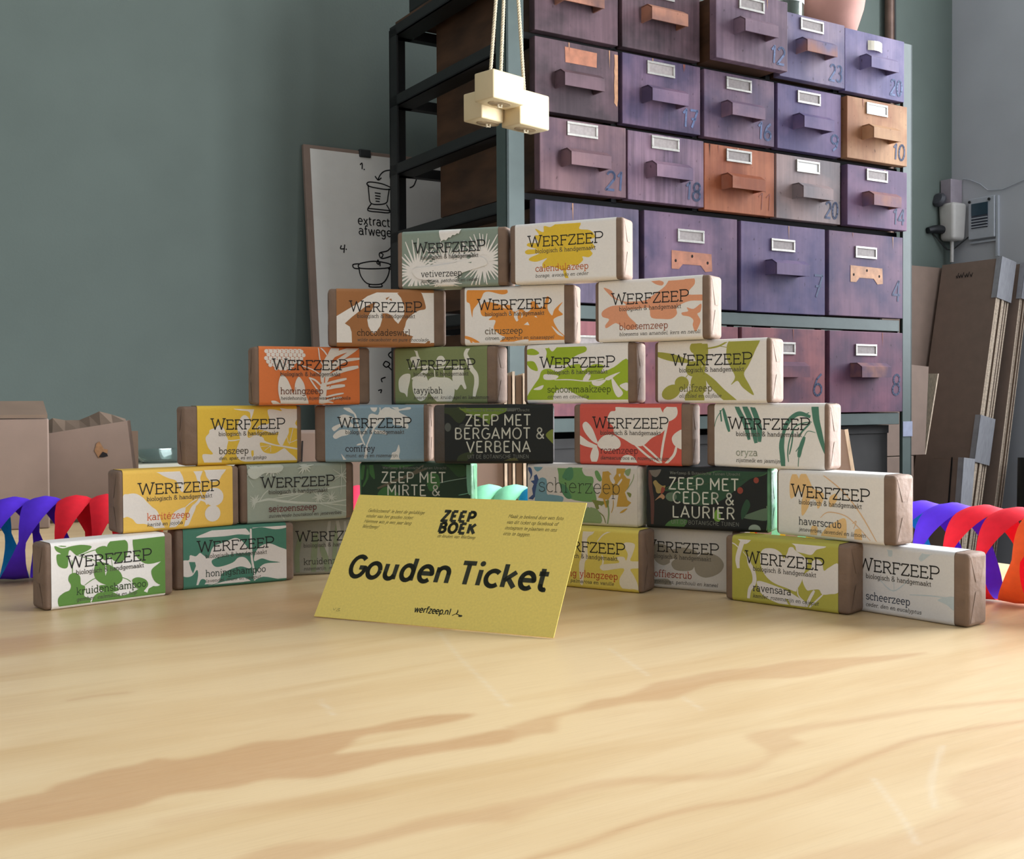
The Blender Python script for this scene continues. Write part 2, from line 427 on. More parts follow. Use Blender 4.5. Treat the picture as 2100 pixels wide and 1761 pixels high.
# ------------------------------------------------------------------ measured outlines
GRAIN_SHADE = [["b",0.8,0.004,[-0.1709,0.3582,-0.1672,0.3604,-0.1617,0.3659,-0.1567,0.3692,-0.156,0.3774,-0.1501,0.3835,-0.1453,0.391,-0.1355,0.3974,-0.1307,0.4041,-0.1232,0.4026,-0.1169,0.4052,-0.1095,0.4108,-0.1026,0.4194,-0.0962,0.4238,-0.0856,0.426,-0.0729,0.4343,-0.0595,0.4405,-0.0463,0.452,-0.0319,0.4588,-0.0179,0.4596,-0.0216,0.4516,-0.0356,0.4417,-0.0494,0.4354,-0.0599,0.4293,-0.0628,0.4172,-0.066,0.4086,-0.0575,0.4113,-0.0471,0.4155,-0.0295,0.4226,-0.0018,0.4394,-0.0018,0.4221,-0.0286,0.4094,-0.0454,0.3999,-0.057,0.3895,-0.0685,0.3821,-0.085,0.3812,-0.0954,0.3729,-0.1138,0.3663,-0.1221,0.3554,-0.1345,0.3472,-0.1468,0.3403,-0.1563,0.3366,-0.1603,0.3357]],["b",0.6,0.004,[-0.0037,0.4411,-0.0018,0.4427,0.0111,0.4562,0.0235,0.465,0.0337,0.4799,0.0458,0.4856,0.057,0.4998,0.0624,0.5083,0.077,0.517,0.0964,0.5305,0.1153,0.5374,0.1358,0.5495,0.1551,0.5542,0.1808,0.5589,0.208,0.5663,0.1911,0.5534,0.1626,0.5388,0.1337,0.518,0.1102,0.514,0.0923,0.5077,0.0792,0.4951,0.0664,0.4812,0.0501,0.4757,0.0337,0.4648,0.018,0.4543,0.0153,0.4342,0.0077,0.4312,-0.0036,0.4236]],["b",0.45,0.004,[-0.0032,0.3568,0.0104,0.3655,0.0273,0.3782,0.0486,0.3827,0.0657,0.385,0.0799,0.3925,0.0908,0.4031,0.0907,0.4145,0.0874,0.4251,0.0928,0.4328,0.1085,0.439,0.1359,0.4503,0.1711,0.4657,0.2224,0.48,0.2203,0.4754,0.1748,0.462,0.1392,0.4451,0.1172,0.4356,0.1054,0.4263,0.1077,0.4172,0.0959,0.4058,0.083,0.3872,0.0644,0.3776,0.0393,0.3743,0.0224,0.3664,0.0061,0.3513,-0.003,0.3403]],["l",0.6,0.0012,[0.0012,0.3105,0.004,0.3134,0.0198,0.324,0.0315,0.3349,0.0437,0.3446,0.0603,0.3537,0.0772,0.36,0.0961,0.3723,0.1133,0.3893,0.1312,0.4052,0.1563,0.4254,0.2073,0.4472]],["b",0.55,0.004,[-0.0806,0.3115,-0.0721,0.3225,-0.0624,0.3269,-0.0519,0.3286,-0.0418,0.334,-0.028,0.3456,-0.0131,0.3516,-0.0016,0.3579,-0.0016,0.3432,-0.0164,0.3395,-0.0306,0.332,-0.044,0.323,-0.0629,0.3113]],["b",0.35,0.004,[0.0731,0.3095,0.0895,0.3195,0.1057,0.3264,0.119,0.3337,0.127,0.3414,0.1415,0.3535,0.1404,0.3646,0.1465,0.3763,0.1598,0.3886,0.1843,0.3974,0.1546,0.3332,0.1326,0.3224,0.1136,0.309]],["b",0.7,0.01,[-0.2939,0.6078,-0.2834,0.6138,-0.2519,0.6358,-0.2193,0.6632,-0.1913,0.6932,-0.1608,0.7261,-0.1256,0.7525,-0.1162,0.6531,-0.1526,0.6265,-0.1822,0.6112,-0.2013,0.6086,-0.2367,0.5973,-0.273,0.5643]],["l",0.5,0.0015,[-0.1934,0.4845,-0.1844,0.4915,-0.1731,0.4962]],["b",0.3,0.006,[-0.111,0.3448,-0.0875,0.357,-0.0579,0.3677,-0.0418,0.3674,-0.0636,0.3545,-0.0931,0.3486,-0.1057,0.3398]],["s",0.32,0.0008,[-0.0431,0.6237,-0.0292,0.5639,-0.0155,0.5145,-0.0029,0.4692]],["s",0.32,0.0004,[-0.0851,0.4823,-0.0751,0.4596]],["s",0.32,0.001,[0.1577,0.4133,0.14,0.3764,0.1315,0.3505]],["s",0.32,0.0008,[0.1211,0.3791,0.1187,0.3435,0.1158,0.3226]],["s",0.32,0.0004,[0.0484,0.5786,0.0618,0.5219]],["s",0.32,0.0004,[0.0719,0.4831,0.0772,0.4639]]]  # softest band puts the shade before the left bars into the grain
POSTER = [[-0.0535,1.4157,-0.0483,1.4201,-0.0491,1.4066],[-0.0446,1.4066,-0.043,1.406],[0.024,1.4122,0.007,1.4078,-0.0039,1.3989,-0.0109,1.3866],[-0.0179,1.3936,-0.0109,1.3854,-0.0023,1.3913],[0.0221,1.4171,0.0196,1.3955,0.0243,1.3823,0.0323,1.3753],[0.0327,1.4182,0.0261,1.4136,0.022,1.4152],[0.0702,1.4064,0.0979,1.4033],[0.0708,1.4163,0.0895,1.4064],[0.0892,1.4025,0.0794,1.3818,0.0682,1.3749],[-0.0395,1.3741,-0.0319,1.3787,-0.0031,1.3777,0.0206,1.3703,0.0128,1.3657,-0.012,1.366,-0.0345,1.3689,-0.0395,1.3741],[-0.0363,1.3725,-0.0355,1.3515,-0.0326,1.3307,-0.0142,1.3285,0.0068,1.3342,0.0119,1.3501,0.0159,1.3679],[0.0194,1.3702,0.022,1.3588],[-0.0209,1.3548,-0.0065,1.3542],[-0.0205,1.3483,-0.0069,1.3476],[-0.0208,1.3421,-0.0085,1.3417],[-0.02,1.3357,-0.0097,1.3354],[-0.0306,1.329,-0.0405,1.3128,-0.0132,1.3113,0.0139,1.3128,0.0066,1.3303],[-0.0395,1.3175,0.0141,1.3166],[-0.1087,1.2281,-0.1111,1.2204,-0.1012,1.2211],[-0.1007,1.2305,-0.1037,1.2115],[-0.0984,1.2205,-0.0969,1.2198],[0.0224,1.2447,0.0045,1.2242,-0.0165,1.2171,-0.0151,1.2058,-0.0027,1.2065,0.0207,1.2157],[-0.0145,1.2173,-0.0085,1.2138,-0.0131,1.2059],[-0.0216,1.2015,-0.0249,1.1937,-0.0201,1.1913,-0.0216,1.2015],[-0.0168,1.198,-0.0175,1.1865],[-0.0713,1.1834,-0.0649,1.1902,-0.032,1.1971,0.0028,1.1942,0.0086,1.188,0.0001,1.1837,-0.033,1.1799,-0.0655,1.1792,-0.0713,1.1834],[-0.069,1.1892,-0.0832,1.1865,-0.0816,1.179,-0.0696,1.1778],[0.0048,1.1936,0.0137,1.1903,0.0104,1.1824,0.002,1.1819],[-0.0694,1.1816,-0.0664,1.1629,-0.0532,1.1466,-0.0331,1.1439,-0.0123,1.1487,0.0011,1.1666,0.0064,1.186],[-0.0453,1.144,-0.0456,1.1383,-0.0169,1.1397,-0.0166,1.1454],[0.0034,0.9953,-0.0087,0.9857,0.0022,0.9745],[-0.0231,0.9628,-0.0165,0.9705,-0.0066,0.9649,-0.0153,0.9573,-0.0231,0.9628],[-0.0111,0.9592,0.0026,0.9461],[-0.0186,0.9347,-0.0291,0.9309,-0.0275,0.9234],[-0.0387,0.9046,-0.0305,0.9065,-0.033,0.899],[0.0824,1.0508,0.0874,0.993]]
# label art: outlines in label fractions (x right, y down)
ART = {
'vetiver': [["r",0,0.158,0.711,0.0796,0.2095,0.3352,30,0.0218,0,360],["r",0,0.462,0.621,0.067,0.1592,0.2514,22,0.0184,170,370],["r",0,0.852,0.578,0.1005,0.1927,0.31,34,0.0218,0,360],["r",0,0.636,0.525,0.0503,0.1005,0.176,16,0.0168,0,360],["r",0,0.467,0.928,0.0754,0.1257,0.1927,26,0.0151,160,380],["r",0,0.406,0.819,0.0503,0.0838,0.1341,20,0.0168,0,360],["p",0,[0.388,-0.068,0.404,0.122,0.422,0.204,0.447,0.179,0.472,0.194,0.497,0.142,0.518,0.15,0.538,0.105,0.564,0.113,0.584,0.081,0.605,0.09,0.621,0.031,0.632,-0.049]],["b",0,[0.123,0.669,0.353,0.628,0.562,0.587,0.81,0.496,0.893,0.633,0.771,0.705,0.523,0.811,0.314,0.867,0.169,0.833]],["p",1,[0.677,0.508,0.702,0.489,0.727,0.517,0.703,0.536]],["p",1,[0.727,0.477,0.76,0.473,0.752,0.492]],["p",1,[0.695,0.595,0.736,0.584,0.729,0.61]]],
'calendula': [["b",0,[0.206,0.092,0.288,0.16,0.295,0.06,0.359,0.083,0.416,0.031,0.441,-0.006,0.528,0.024,0.578,0.004,0.659,0.054,0.646,0.151,0.75,0.185,0.799,0.3,0.75,0.343,0.798,0.467,0.749,0.5,0.773,0.572,0.736,0.627,0.675,0.61,0.681,0.67,0.625,0.743,0.55,0.735,0.525,0.808,0.462,0.805,0.361,0.734,0.291,0.767,0.279,0.685,0.324,0.6,0.222,0.648,0.145,0.619,0.158,0.57,0.248,0.51,0.133,0.517,0.101,0.473,0.133,0.436,0.223,0.437,0.127,0.375,0.14,0.326,0.236,0.328,0.199,0.212,0.244,0.198]],["s",0,0.03,[0.493,0.789,0.512,0.91,0.542,1.013]]],
'citrus': [["b",0,[0.019,0.175,0.028,0.048,0.102,0.021,0.179,-0.027,0.37,-0.036,0.44,0.095,0.383,0.138,0.255,0.084,0.198,0.101,0.173,0.184,0.128,0.298,0.087,0.391,0.077,0.522,0.062,0.389,0.051,0.282,0.023,0.249]],["b",0,[0.16,0.395,0.179,0.29,0.256,0.263,0.384,0.324,0.46,0.328,0.499,0.447,0.575,0.399,0.626,0.455,0.67,0.404,0.669,0.288,0.714,0.281,0.765,0.4,0.803,0.328,0.827,0.203,0.853,0.226,0.835,0.393,0.88,0.523,0.905,0.419,0.986,0.297,0.943,0.421,0.987,0.508,0.931,0.547,0.893,0.608,0.945,0.78,1.009,0.89,1.01,1.028,0.667,0.998,0.641,0.922,0.513,0.947,0.437,1.007,0.373,0.982,0.36,0.939,0.411,0.878,0.359,0.832,0.295,0.722,0.314,0.585,0.244,0.57,0.282,0.508,0.186,0.503]],["b",1,[0.499,0.489,0.562,0.43,0.588,0.526,0.556,0.567,0.525,0.608]],["p",1,[0.599,0.669,0.637,0.62,0.655,0.679]],["p",1,[0.703,0.533,0.721,0.52,0.734,0.556]],["b",1,[0.875,0.702,0.933,0.79,0.994,0.879,0.933,0.843]],["p",1,[0.383,0.281,0.422,0.39,0.39,0.366]],["p",1,[0.448,0.412,0.471,0.498,0.454,0.508]],["b",0,[0.562,0.419,0.575,0.526,0.55,0.588,0.537,0.523]],["s",0,0.0306,[-0.013,0.854,0.064,0.897,0.154,0.981]],["s",0,0.0178,[0.052,0.9,0.071,0.965,0.084,1.02]]],
'choco': [["p",0,[-0.021,0.502,0.112,0.362,0.208,0.264,0.314,0.128,0.401,0.067,0.498,0.007,0.729,0.006,0.62,0.071,0.66,0.151,0.692,0.301,0.692,0.434,0.66,0.53,0.629,0.607,0.595,0.551,0.56,0.458,0.516,0.425,0.467,0.424,0.463,0.537,0.443,0.651,0.411,0.728,0.38,0.785,0.352,0.748,0.323,0.655,0.312,0.542,0.325,0.466,0.362,0.352,0.403,0.222,0.295,0.307,0.221,0.404,0.157,0.491,0.083,0.607,0.133,0.662,0.151,0.755,0.155,1.018,-0.013,1.023]],["b",0,[0.861,-0.009,1.016,-0.016,1.023,1.032,0.961,1.014,0.954,0.904,0.899,0.959,0.834,1.037,0.762,1.001,0.765,0.868,0.781,0.83,0.72,0.794,0.68,0.747,0.701,0.642,0.716,0.547,0.769,0.45,0.845,0.371,0.913,0.34,0.904,0.217,0.879,0.085]],["p",1,[0.501,0.161,0.544,0.127,0.512,0.195]],["p",1,[0.534,0.175,0.561,0.165,0.567,0.212]]],
'tayyibah': [["s",0,0.0251,[0.137,0.0,0.199,0.009,0.234,0.055,0.252,0.148,0.275,0.222]],["b",0,[0.172,0.185,0.223,0.157,0.28,0.185,0.264,0.296,0.236,0.351,0.195,0.277]],["b",0,[0.452,0.259,0.48,0.166,0.531,0.166,0.562,0.277,0.515,0.329,0.464,0.323]],["s",0,0.0148,[0.15,0.37,0.264,0.351,0.355,0.329,0.435,0.37,0.549,0.351,0.698,0.351]],["s",0,0.016,[0.435,0.37,0.442,0.536]],["s",0,0.0137,[0.538,0.37,0.545,0.555]],["s",0,0.0228,[0.186,0.555,0.265,0.499,0.356,0.351]],["b",0,[0.038,0.647,0.049,0.545,0.1,0.471,0.168,0.471,0.165,0.592,0.144,0.74,0.133,0.879,0.107,0.814,0.052,0.777]],["b",0,[0.192,0.666,0.203,0.555,0.265,0.481,0.334,0.49,0.363,0.573,0.381,0.684,0.37,0.796,0.337,0.907,0.285,0.954,0.239,0.907,0.204,0.796]],["b",0,[0.369,0.592,0.425,0.527,0.494,0.536,0.585,0.545,0.643,0.629,0.655,0.759,0.639,0.907,0.589,1.009,0.497,1.0,0.428,0.907,0.381,0.796]],["b",0,[0.63,0.425,0.697,0.329,0.749,0.379,0.756,0.573,0.781,0.722,0.758,0.744,0.723,0.666,0.678,0.762,0.643,0.684]],["s",0,0.0479,[0.826,-0.018,0.775,0.12,0.799,0.24,0.835,0.388,0.881,0.499,0.888,0.647,0.872,0.777,0.862,0.879]],["b",0,[0.31,0.351,0.361,0.333,0.365,0.444,0.328,0.471]]],
'bloesem': [["b",0,[0.059,0.106,0.132,0.165,0.164,0.272,0.248,0.348,0.338,0.36,0.464,0.351,0.539,0.276,0.65,0.146,0.711,0.012,0.809,0.002,0.917,0.034,0.929,0.135,0.881,0.229,0.875,0.298,1.018,0.318,1.018,0.401,0.893,0.399,0.809,0.442,0.76,0.497,0.764,0.598,0.712,0.67,0.626,0.667,0.521,0.635,0.502,0.486,0.439,0.475,0.401,0.488,0.287,0.499,0.303,0.603,0.376,0.731,0.364,0.811,0.275,0.806,0.198,0.718,0.159,0.705,0.081,0.777,0.068,0.73,0.107,0.633,0.041,0.587,0.038,0.5,0.119,0.423,0.21,0.41,0.274,0.412,0.223,0.339,0.151,0.291,0.066,0.144]],["b",0,[0.809,0.581,0.869,0.562,0.857,0.502,0.919,0.53,0.988,0.453,0.982,0.575,0.953,0.612,0.982,0.713,0.965,0.811,0.935,0.892,0.911,0.787,0.917,0.709,0.881,0.65,0.821,0.626]],["b",0,[0.507,0.02,0.576,0.033,0.638,0.074,0.626,0.127,0.564,0.101]]],
'schoon': [["b",0,[0.154,-0.038,0.213,0.03,0.258,0.119,0.316,0.034,0.405,-0.006,0.508,0.015,0.592,0.056,0.592,0.132,0.509,0.189,0.445,0.256,0.407,0.342,0.317,0.349,0.227,0.335,0.195,0.225,0.2,0.117]],["b",0,[-0.006,0.087,0.058,0.063,0.123,0.135,0.085,0.173,-0.005,0.157]],["b",0,[-0.002,0.283,0.073,0.29,0.11,0.439,0.048,0.42,0.006,0.349]],["b",0,[0.151,0.441,0.228,0.411,0.318,0.469,0.433,0.364,0.535,0.346,0.562,0.456,0.663,0.351,0.766,0.376,0.741,0.495,0.868,0.402,1.008,0.299,1.017,1.033,-0.013,1.021,0.002,0.87,0.075,0.677,0.12,0.57]],["b",1,[0.171,0.511,0.241,0.509,0.319,0.538,0.28,0.597,0.178,0.594]],["b",1,[0.063,0.763,0.114,0.717,0.168,0.691,0.14,0.766]],["b",1,[0.779,0.593,0.83,0.541,0.925,0.486,0.881,0.543,0.818,0.621]],["b",1,[0.282,0.814,0.384,0.748,0.461,0.82,0.538,0.892,0.615,0.955,0.462,1.037,0.283,1.02]],["b",1,[0.843,0.574,0.901,0.706,0.952,0.837,0.902,0.904,0.857,0.769]],["b",1,[0.652,0.636,0.716,0.626,0.792,0.611,0.729,0.71,0.665,0.697]],["b",1,[0.562,0.607,0.613,0.479,0.639,0.545,0.607,0.631]],["b",1,[0.92,0.706,0.996,0.666,0.997,0.795,0.958,0.772]],["s",1,0.0102,[0.28,0.602,0.434,0.603,0.614,0.631,0.767,0.593]]],
'olijf': [["b",0,[-0.017,0.167,0.141,0.205,0.266,0.286,0.321,0.355,0.216,0.349,0.091,0.306,-0.017,0.23]],["e",0,0.37,0.117,0.0623,0.0539,0],["b",0,[0.34,0.187,0.389,0.026,0.461,0.002,0.479,0.197,0.449,0.369,0.389,0.396]],["s",0,0.0144,[0.461,0.138,0.58,0.102,0.686,-0.0]],["s",0,0.0096,[0.58,0.102,0.651,0.128]],["e",0,0.346,0.456,0.0778,0.0659,0],["e",0,0.388,0.705,0.0743,0.1018,0],["b",0,[0.437,0.512,0.533,0.628,0.629,0.795,0.764,1.011,0.652,0.999,0.557,0.854,0.473,0.688]],["s",0,0.0359,[0.449,0.358,0.413,0.624,0.388,0.85,0.364,1.015]],["e",0,0.128,0.827,0.0934,0.0599,-22],["e",0,0.231,0.683,0.0671,0.0575,0],["e",0,0.352,0.932,0.0934,0.0778,0],["s",0,0.0096,[0.266,0.597,0.315,0.496]],["b",0,[0.692,-0.01,0.938,-0.029,0.899,0.205,0.843,0.421,0.803,0.555,0.849,0.721,0.89,0.886,0.792,0.763,0.745,0.657,0.687,0.72,0.724,0.596,0.675,0.412,0.645,0.228]]],
'honing': [["e",2,0.098,0.02,0.0201,0.0201,0],["e",2,0.14,0.02,0.0201,0.0201,0],["e",2,0.183,0.021,0.0201,0.0201,0],["e",2,0.226,0.022,0.0201,0.0201,0],["e",2,0.269,0.023,0.0201,0.0201,0],["e",2,0.311,0.023,0.0201,0.0201,0],["e",2,0.354,0.024,0.0201,0.0201,0],["e",2,0.397,0.025,0.0201,0.0201,0],["e",2,0.074,0.08,0.0201,0.0201,0],["e",2,0.117,0.08,0.0201,0.0201,0],["e",2,0.159,0.081,0.0201,0.0201,0],["e",2,0.202,0.082,0.0201,0.0201,0],["e",2,0.245,0.082,0.0201,0.0201,0],["e",2,0.288,0.083,0.0201,0.0201,0],["e",2,0.33,0.084,0.0201,0.0201,0],["e",2,0.373,0.085,0.0201,0.0201,0],["e",2,0.416,0.085,0.0201,0.0201,0],["e",2,0.095,0.139,0.0201,0.0201,0],["e",2,0.138,0.14,0.0201,0.0201,0],["e",2,0.18,0.14,0.0201,0.0201,0],["e",2,0.223,0.141,0.0201,0.0201,0],["e",2,0.266,0.142,0.0201,0.0201,0],["e",2,0.309,0.143,0.0201,0.0201,0],["e",2,0.351,0.143,0.0201,0.0201,0],["e",2,0.394,0.144,0.0201,0.0201,0],["e",2,0.437,0.145,0.0201,0.0201,0],["e",2,0.071,0.2,0.0201,0.0201,0],["e",2,0.114,0.201,0.0201,0.0201,0],["e",2,0.157,0.201,0.0201,0.0201,0],["e",2,0.199,0.202,0.0201,0.0201,0],["e",2,0.242,0.203,0.0201,0.0201,0],["e",2,0.285,0.204,0.0201,0.0201,0],["e",2,0.328,0.205,0.0201,0.0201,0],["e",2,0.37,0.205,0.0201,0.0201,0],["e",2,0.413,0.206,0.0201,0.0201,0],["e",2,0.09,0.259,0.0201,0.0201,0],["e",2,0.133,0.26,0.0201,0.0201,0],["e",2,0.176,0.261,0.0201,0.0201,0],["e",2,0.218,0.262,0.0201,0.0201,0],["e",2,0.261,0.262,0.0201,0.0201,0],["e",2,0.304,0.263,0.0201,0.0201,0],["e",2,0.347,0.264,0.0201,0.0201,0],["e",2,0.389,0.265,0.0201,0.0201,0],["e",2,0.111,0.318,0.0201,0.0201,0],["e",2,0.154,0.319,0.0201,0.0201,0],["e",2,0.197,0.32,0.0201,0.0201,0],["e",2,0.239,0.321,0.0201,0.0201,0],["e",2,0.282,0.322,0.0201,0.0201,0],["e",2,0.325,0.323,0.0201,0.0201,0],["e",2,0.169,0.374,0.0201,0.0201,0],["e",2,0.211,0.375,0.0201,0.0201,0],["e",2,0.254,0.376,0.0201,0.0201,0],["e",2,0.297,0.377,0.0201,0.0201,0],["b",0,[0.184,0.708,0.191,0.591,0.211,0.498,0.238,0.495,0.273,0.559,0.294,0.634,0.315,0.728,0.322,0.798,0.343,0.762,0.349,0.644,0.369,0.55,0.39,0.519,0.418,0.572,0.443,0.665,0.454,0.817,0.472,1.034,0.234,1.04,0.206,0.942,0.189,0.825]],["s",0,0.0658,[0.61,1.036,0.627,0.812,0.636,0.623]],["s",0,0.09,[0.636,0.623,0.66,0.398,0.694,0.16]],["s",0,0.0762,[0.694,0.219,0.735,0.076,0.777,-0.009]],["s",0,0.0381,[0.695,0.362,0.813,0.203,0.994,-0.006]],["s",0,0.0312,[0.674,0.457,0.827,0.25,1.002,0.196]],["s",0,0.0416,[0.667,0.528,0.827,0.404,0.988,0.34]],["s",0,0.0277,[0.647,0.647,0.758,0.596,0.866,0.551]],["s",0,0.0346,[0.64,0.73,0.744,0.691,0.849,0.67]],["s",0,0.018,[0.634,0.883,0.745,0.833,0.835,0.806]],["s",0,0.018,[0.627,0.954,0.717,0.904,0.815,0.878]],["s",0,0.0152,[0.607,0.989,0.676,0.958,0.731,0.974]],["s",0,0.018,[0.619,0.695,0.55,0.579,0.487,0.534]],["s",0,0.0152,[0.599,0.813,0.543,0.674,0.494,0.546]],["s",0,0.0097,[0.646,0.529,0.521,0.391,0.396,0.313]],["s",0,0.0125,[0.639,0.34,0.6,0.223,0.585,0.01]],["s",0,0.0416,[0.708,0.172,0.812,0.085,0.966,0.007]],["s",0,0.0139,[0.673,0.149,0.645,0.079,0.61,0.015]],["b",0,[0.114,0.938,0.151,0.932,0.186,0.96,0.217,1.006,0.145,1.002]],["p",1,[0.64,0.529,0.65,0.517,0.647,0.623,0.636,0.623]],["p",1,[0.764,0.158,0.774,0.151,0.764,0.205]],["p",1,[0.685,0.716,0.727,0.603,0.703,0.692]],["p",1,[0.568,0.932,0.596,1.001,0.579,1.014]]],
'bos': [["b",0,[0.344,-0.029,0.627,-0.035,0.57,0.037,0.547,0.148,0.525,0.23,0.513,0.102,0.415,0.074,0.35,0.04]],["b",0,[0.822,0.027,0.866,-0.022,1.0,-0.036,1.009,0.194,0.981,0.315,1.018,0.4,0.921,0.387,0.912,0.483,0.874,0.602,0.843,0.698,0.807,0.649,0.794,0.553,0.809,0.457,0.758,0.486,0.672,0.432,0.594,0.395,0.616,0.336,0.702,0.313,0.717,0.242,0.701,0.135,0.705,0.064,0.778,0.069,0.843,0.092]],["b",0,[0.078,0.538,0.112,0.459,0.12,0.402,0.174,0.368,0.214,0.323,0.261,0.392,0.28,0.496,0.299,0.588,0.288,0.681,0.276,0.807,0.234,0.909,0.233,0.955,0.205,1.034,0.098,1.028,0.054,0.912,0.052,0.81,0.148,0.813,0.103,0.698]],["b",0,[0.391,0.358,0.428,0.196,0.477,0.16,0.525,0.266,0.524,0.359,0.495,0.429,0.5,0.546,0.585,0.501,0.649,0.55,0.67,0.609,0.77,0.672,0.843,0.692,1.014,0.752,1.014,0.776,0.843,0.722,0.734,0.682,0.627,0.632,0.619,0.691,0.646,0.786,0.696,0.824,0.769,0.827,0.843,0.758,0.872,0.747,0.916,0.821,0.982,0.926,0.973,1.023,0.551,1.001,0.502,0.969,0.419,0.93,0.378,0.835,0.387,0.707,0.416,0.568,0.404,0.475]],["s",0,0.0112,[0.299,0.588,0.347,0.59,0.416,0.574]],["s",0,0.0084,[0.328,0.497,0.39,0.492]],["s",0,0.0084,[0.585,0.501,0.57,0.336]],["s",0,0.0084,[0.585,0.501,0.665,0.431]],["s",0,0.0084,[0.585,0.501,0.508,0.523]],["s",0,0.0098,[0.918,0.676,0.958,0.399]],["s",0,0.0098,[0.918,0.652,1.008,0.594]],["s",0,0.0098,[0.91,0.652,0.89,0.519]],["s",0,0.007,[0.727,0.694,0.626,0.703]],["s",0,0.007,[0.727,0.694,0.661,0.775]],["s",0,0.007,[0.727,0.694,0.725,0.801]],["p",1,[0.529,0.77,0.55,0.765,0.553,0.842,0.538,0.888,0.528,0.829]]],
'comfrey': [["s",0,0.0241,[0.393,1.021,0.414,0.866,0.424,0.705]],["s",0,0.0184,[0.403,0.705,0.367,0.557,0.332,0.335,0.304,0.162,0.254,0.089]],["s",0,0.0198,[0.424,0.705,0.473,0.507,0.494,0.408,0.544,0.309,0.6,0.184,0.657,0.048]],["s",0,0.0184,[0.374,0.557,0.424,0.408,0.473,0.309,0.515,0.222]],["b",0,[0.191,0.047,0.209,0.004,0.24,0.028,0.293,0.119,0.29,0.15,0.255,0.126,0.198,0.071]],["b",0,[0.423,-0.011,0.515,-0.013,0.53,0.061,0.508,0.117,0.476,0.093,0.455,0.025]],["s",0,0.0113,[0.552,-0.013,0.561,0.073,0.558,0.16]],["b",0,[0.557,0.11,0.614,0.036,0.706,-0.015,0.742,0.016,0.757,0.071,0.856,0.033,0.864,0.076,0.757,0.102,0.771,0.146,0.864,0.232,0.861,0.294,0.829,0.307,0.847,0.369,0.829,0.419,0.757,0.357,0.693,0.345,0.686,0.233,0.614,0.221,0.558,0.308,0.516,0.383,0.473,0.371,0.438,0.334,0.444,0.186,0.48,0.148,0.536,0.172]],["b",0,[0.143,0.213,0.164,0.176,0.206,0.163,0.276,0.199,0.29,0.224,0.255,0.286,0.311,0.378,0.22,0.378,0.192,0.348,0.164,0.299]],["b",0,[0.073,0.391,0.136,0.336,0.206,0.311,0.15,0.385,0.101,0.453,0.08,0.44]],["b",0,[0.08,0.551,0.108,0.483,0.164,0.428,0.248,0.44,0.255,0.489,0.227,0.526,0.164,0.551,0.108,0.594]],["b",0,[0.494,0.433,0.551,0.445,0.608,0.463,0.626,0.516,0.565,0.504,0.516,0.504]],["b",0,[0.645,1.01,0.666,0.936,0.68,0.842,0.716,0.817,0.733,0.755,0.747,0.699,0.759,0.805,0.748,0.905,0.763,0.961,0.816,0.968,0.745,1.011]],["p",0,[0.161,0.853,0.185,0.902,0.234,1.008,0.192,1.007]],["p",1,[0.642,0.023,0.685,0.047,0.721,0.09,0.671,0.06]],["b",0,[0.318,0.705,0.346,0.674,0.389,0.668,0.354,0.705]]],
'seizoen': [["s",0,0.0226,[0.1,0.631,0.213,0.598,0.341,0.639,0.498,0.679,0.701,0.707]],["s",0,0.0146,[0.701,0.707,0.827,0.708,1.013,0.667]],["s",0,0.0119,[0.701,0.701,1.013,0.776]],["s",0,0.0086,[0.729,0.721,1.012,0.898]],["s",0,0.0159,[0.303,0.538,0.5,0.511,0.703,0.482,0.843,0.446,1.015,0.412]],["s",0,0.0106,[0.342,0.468,0.5,0.511]],["s",0,0.008,[0.213,0.598,0.4,0.559,0.567,0.517]],["s",0,0.0066,[0.399,0.64,0.499,0.569,0.58,0.506]],["s",0,0.008,[0.3,0.79,0.332,0.885,0.37,0.971]],["s",0,0.0093,[0.112,0.633,0.164,0.503,0.215,0.428]],["r",0,0.081,0.618,0.0199,0.0464,0.0796,12,0.0106,90,330],["r",0,0.716,0.601,0.0199,0.0464,0.0796,14,0.0106,0,360],["r",0,0.842,0.614,0.0133,0.0398,0.073,10,0.0093,0,360],["r",0,0.075,0.093,0.0398,0.0597,0.0995,14,0.0199,0,360],["r",0,0.244,0.046,0.0531,0.073,0.1061,16,0.0199,0,360],["r",0,0.571,0.051,0.0265,0.0531,0.0995,12,0.0172,0,360],["r",0,0.951,0.226,0.0133,0.0995,0.1924,9,0.008,0,360],["s",0,0.0053,[0.018,0.245,0.06,0.381]],["b",0,[0.008,0.067,0.107,0.027,0.334,0.005,0.34,0.108,0.269,0.149,0.168,0.143,0.08,0.238,0.019,0.189]]],
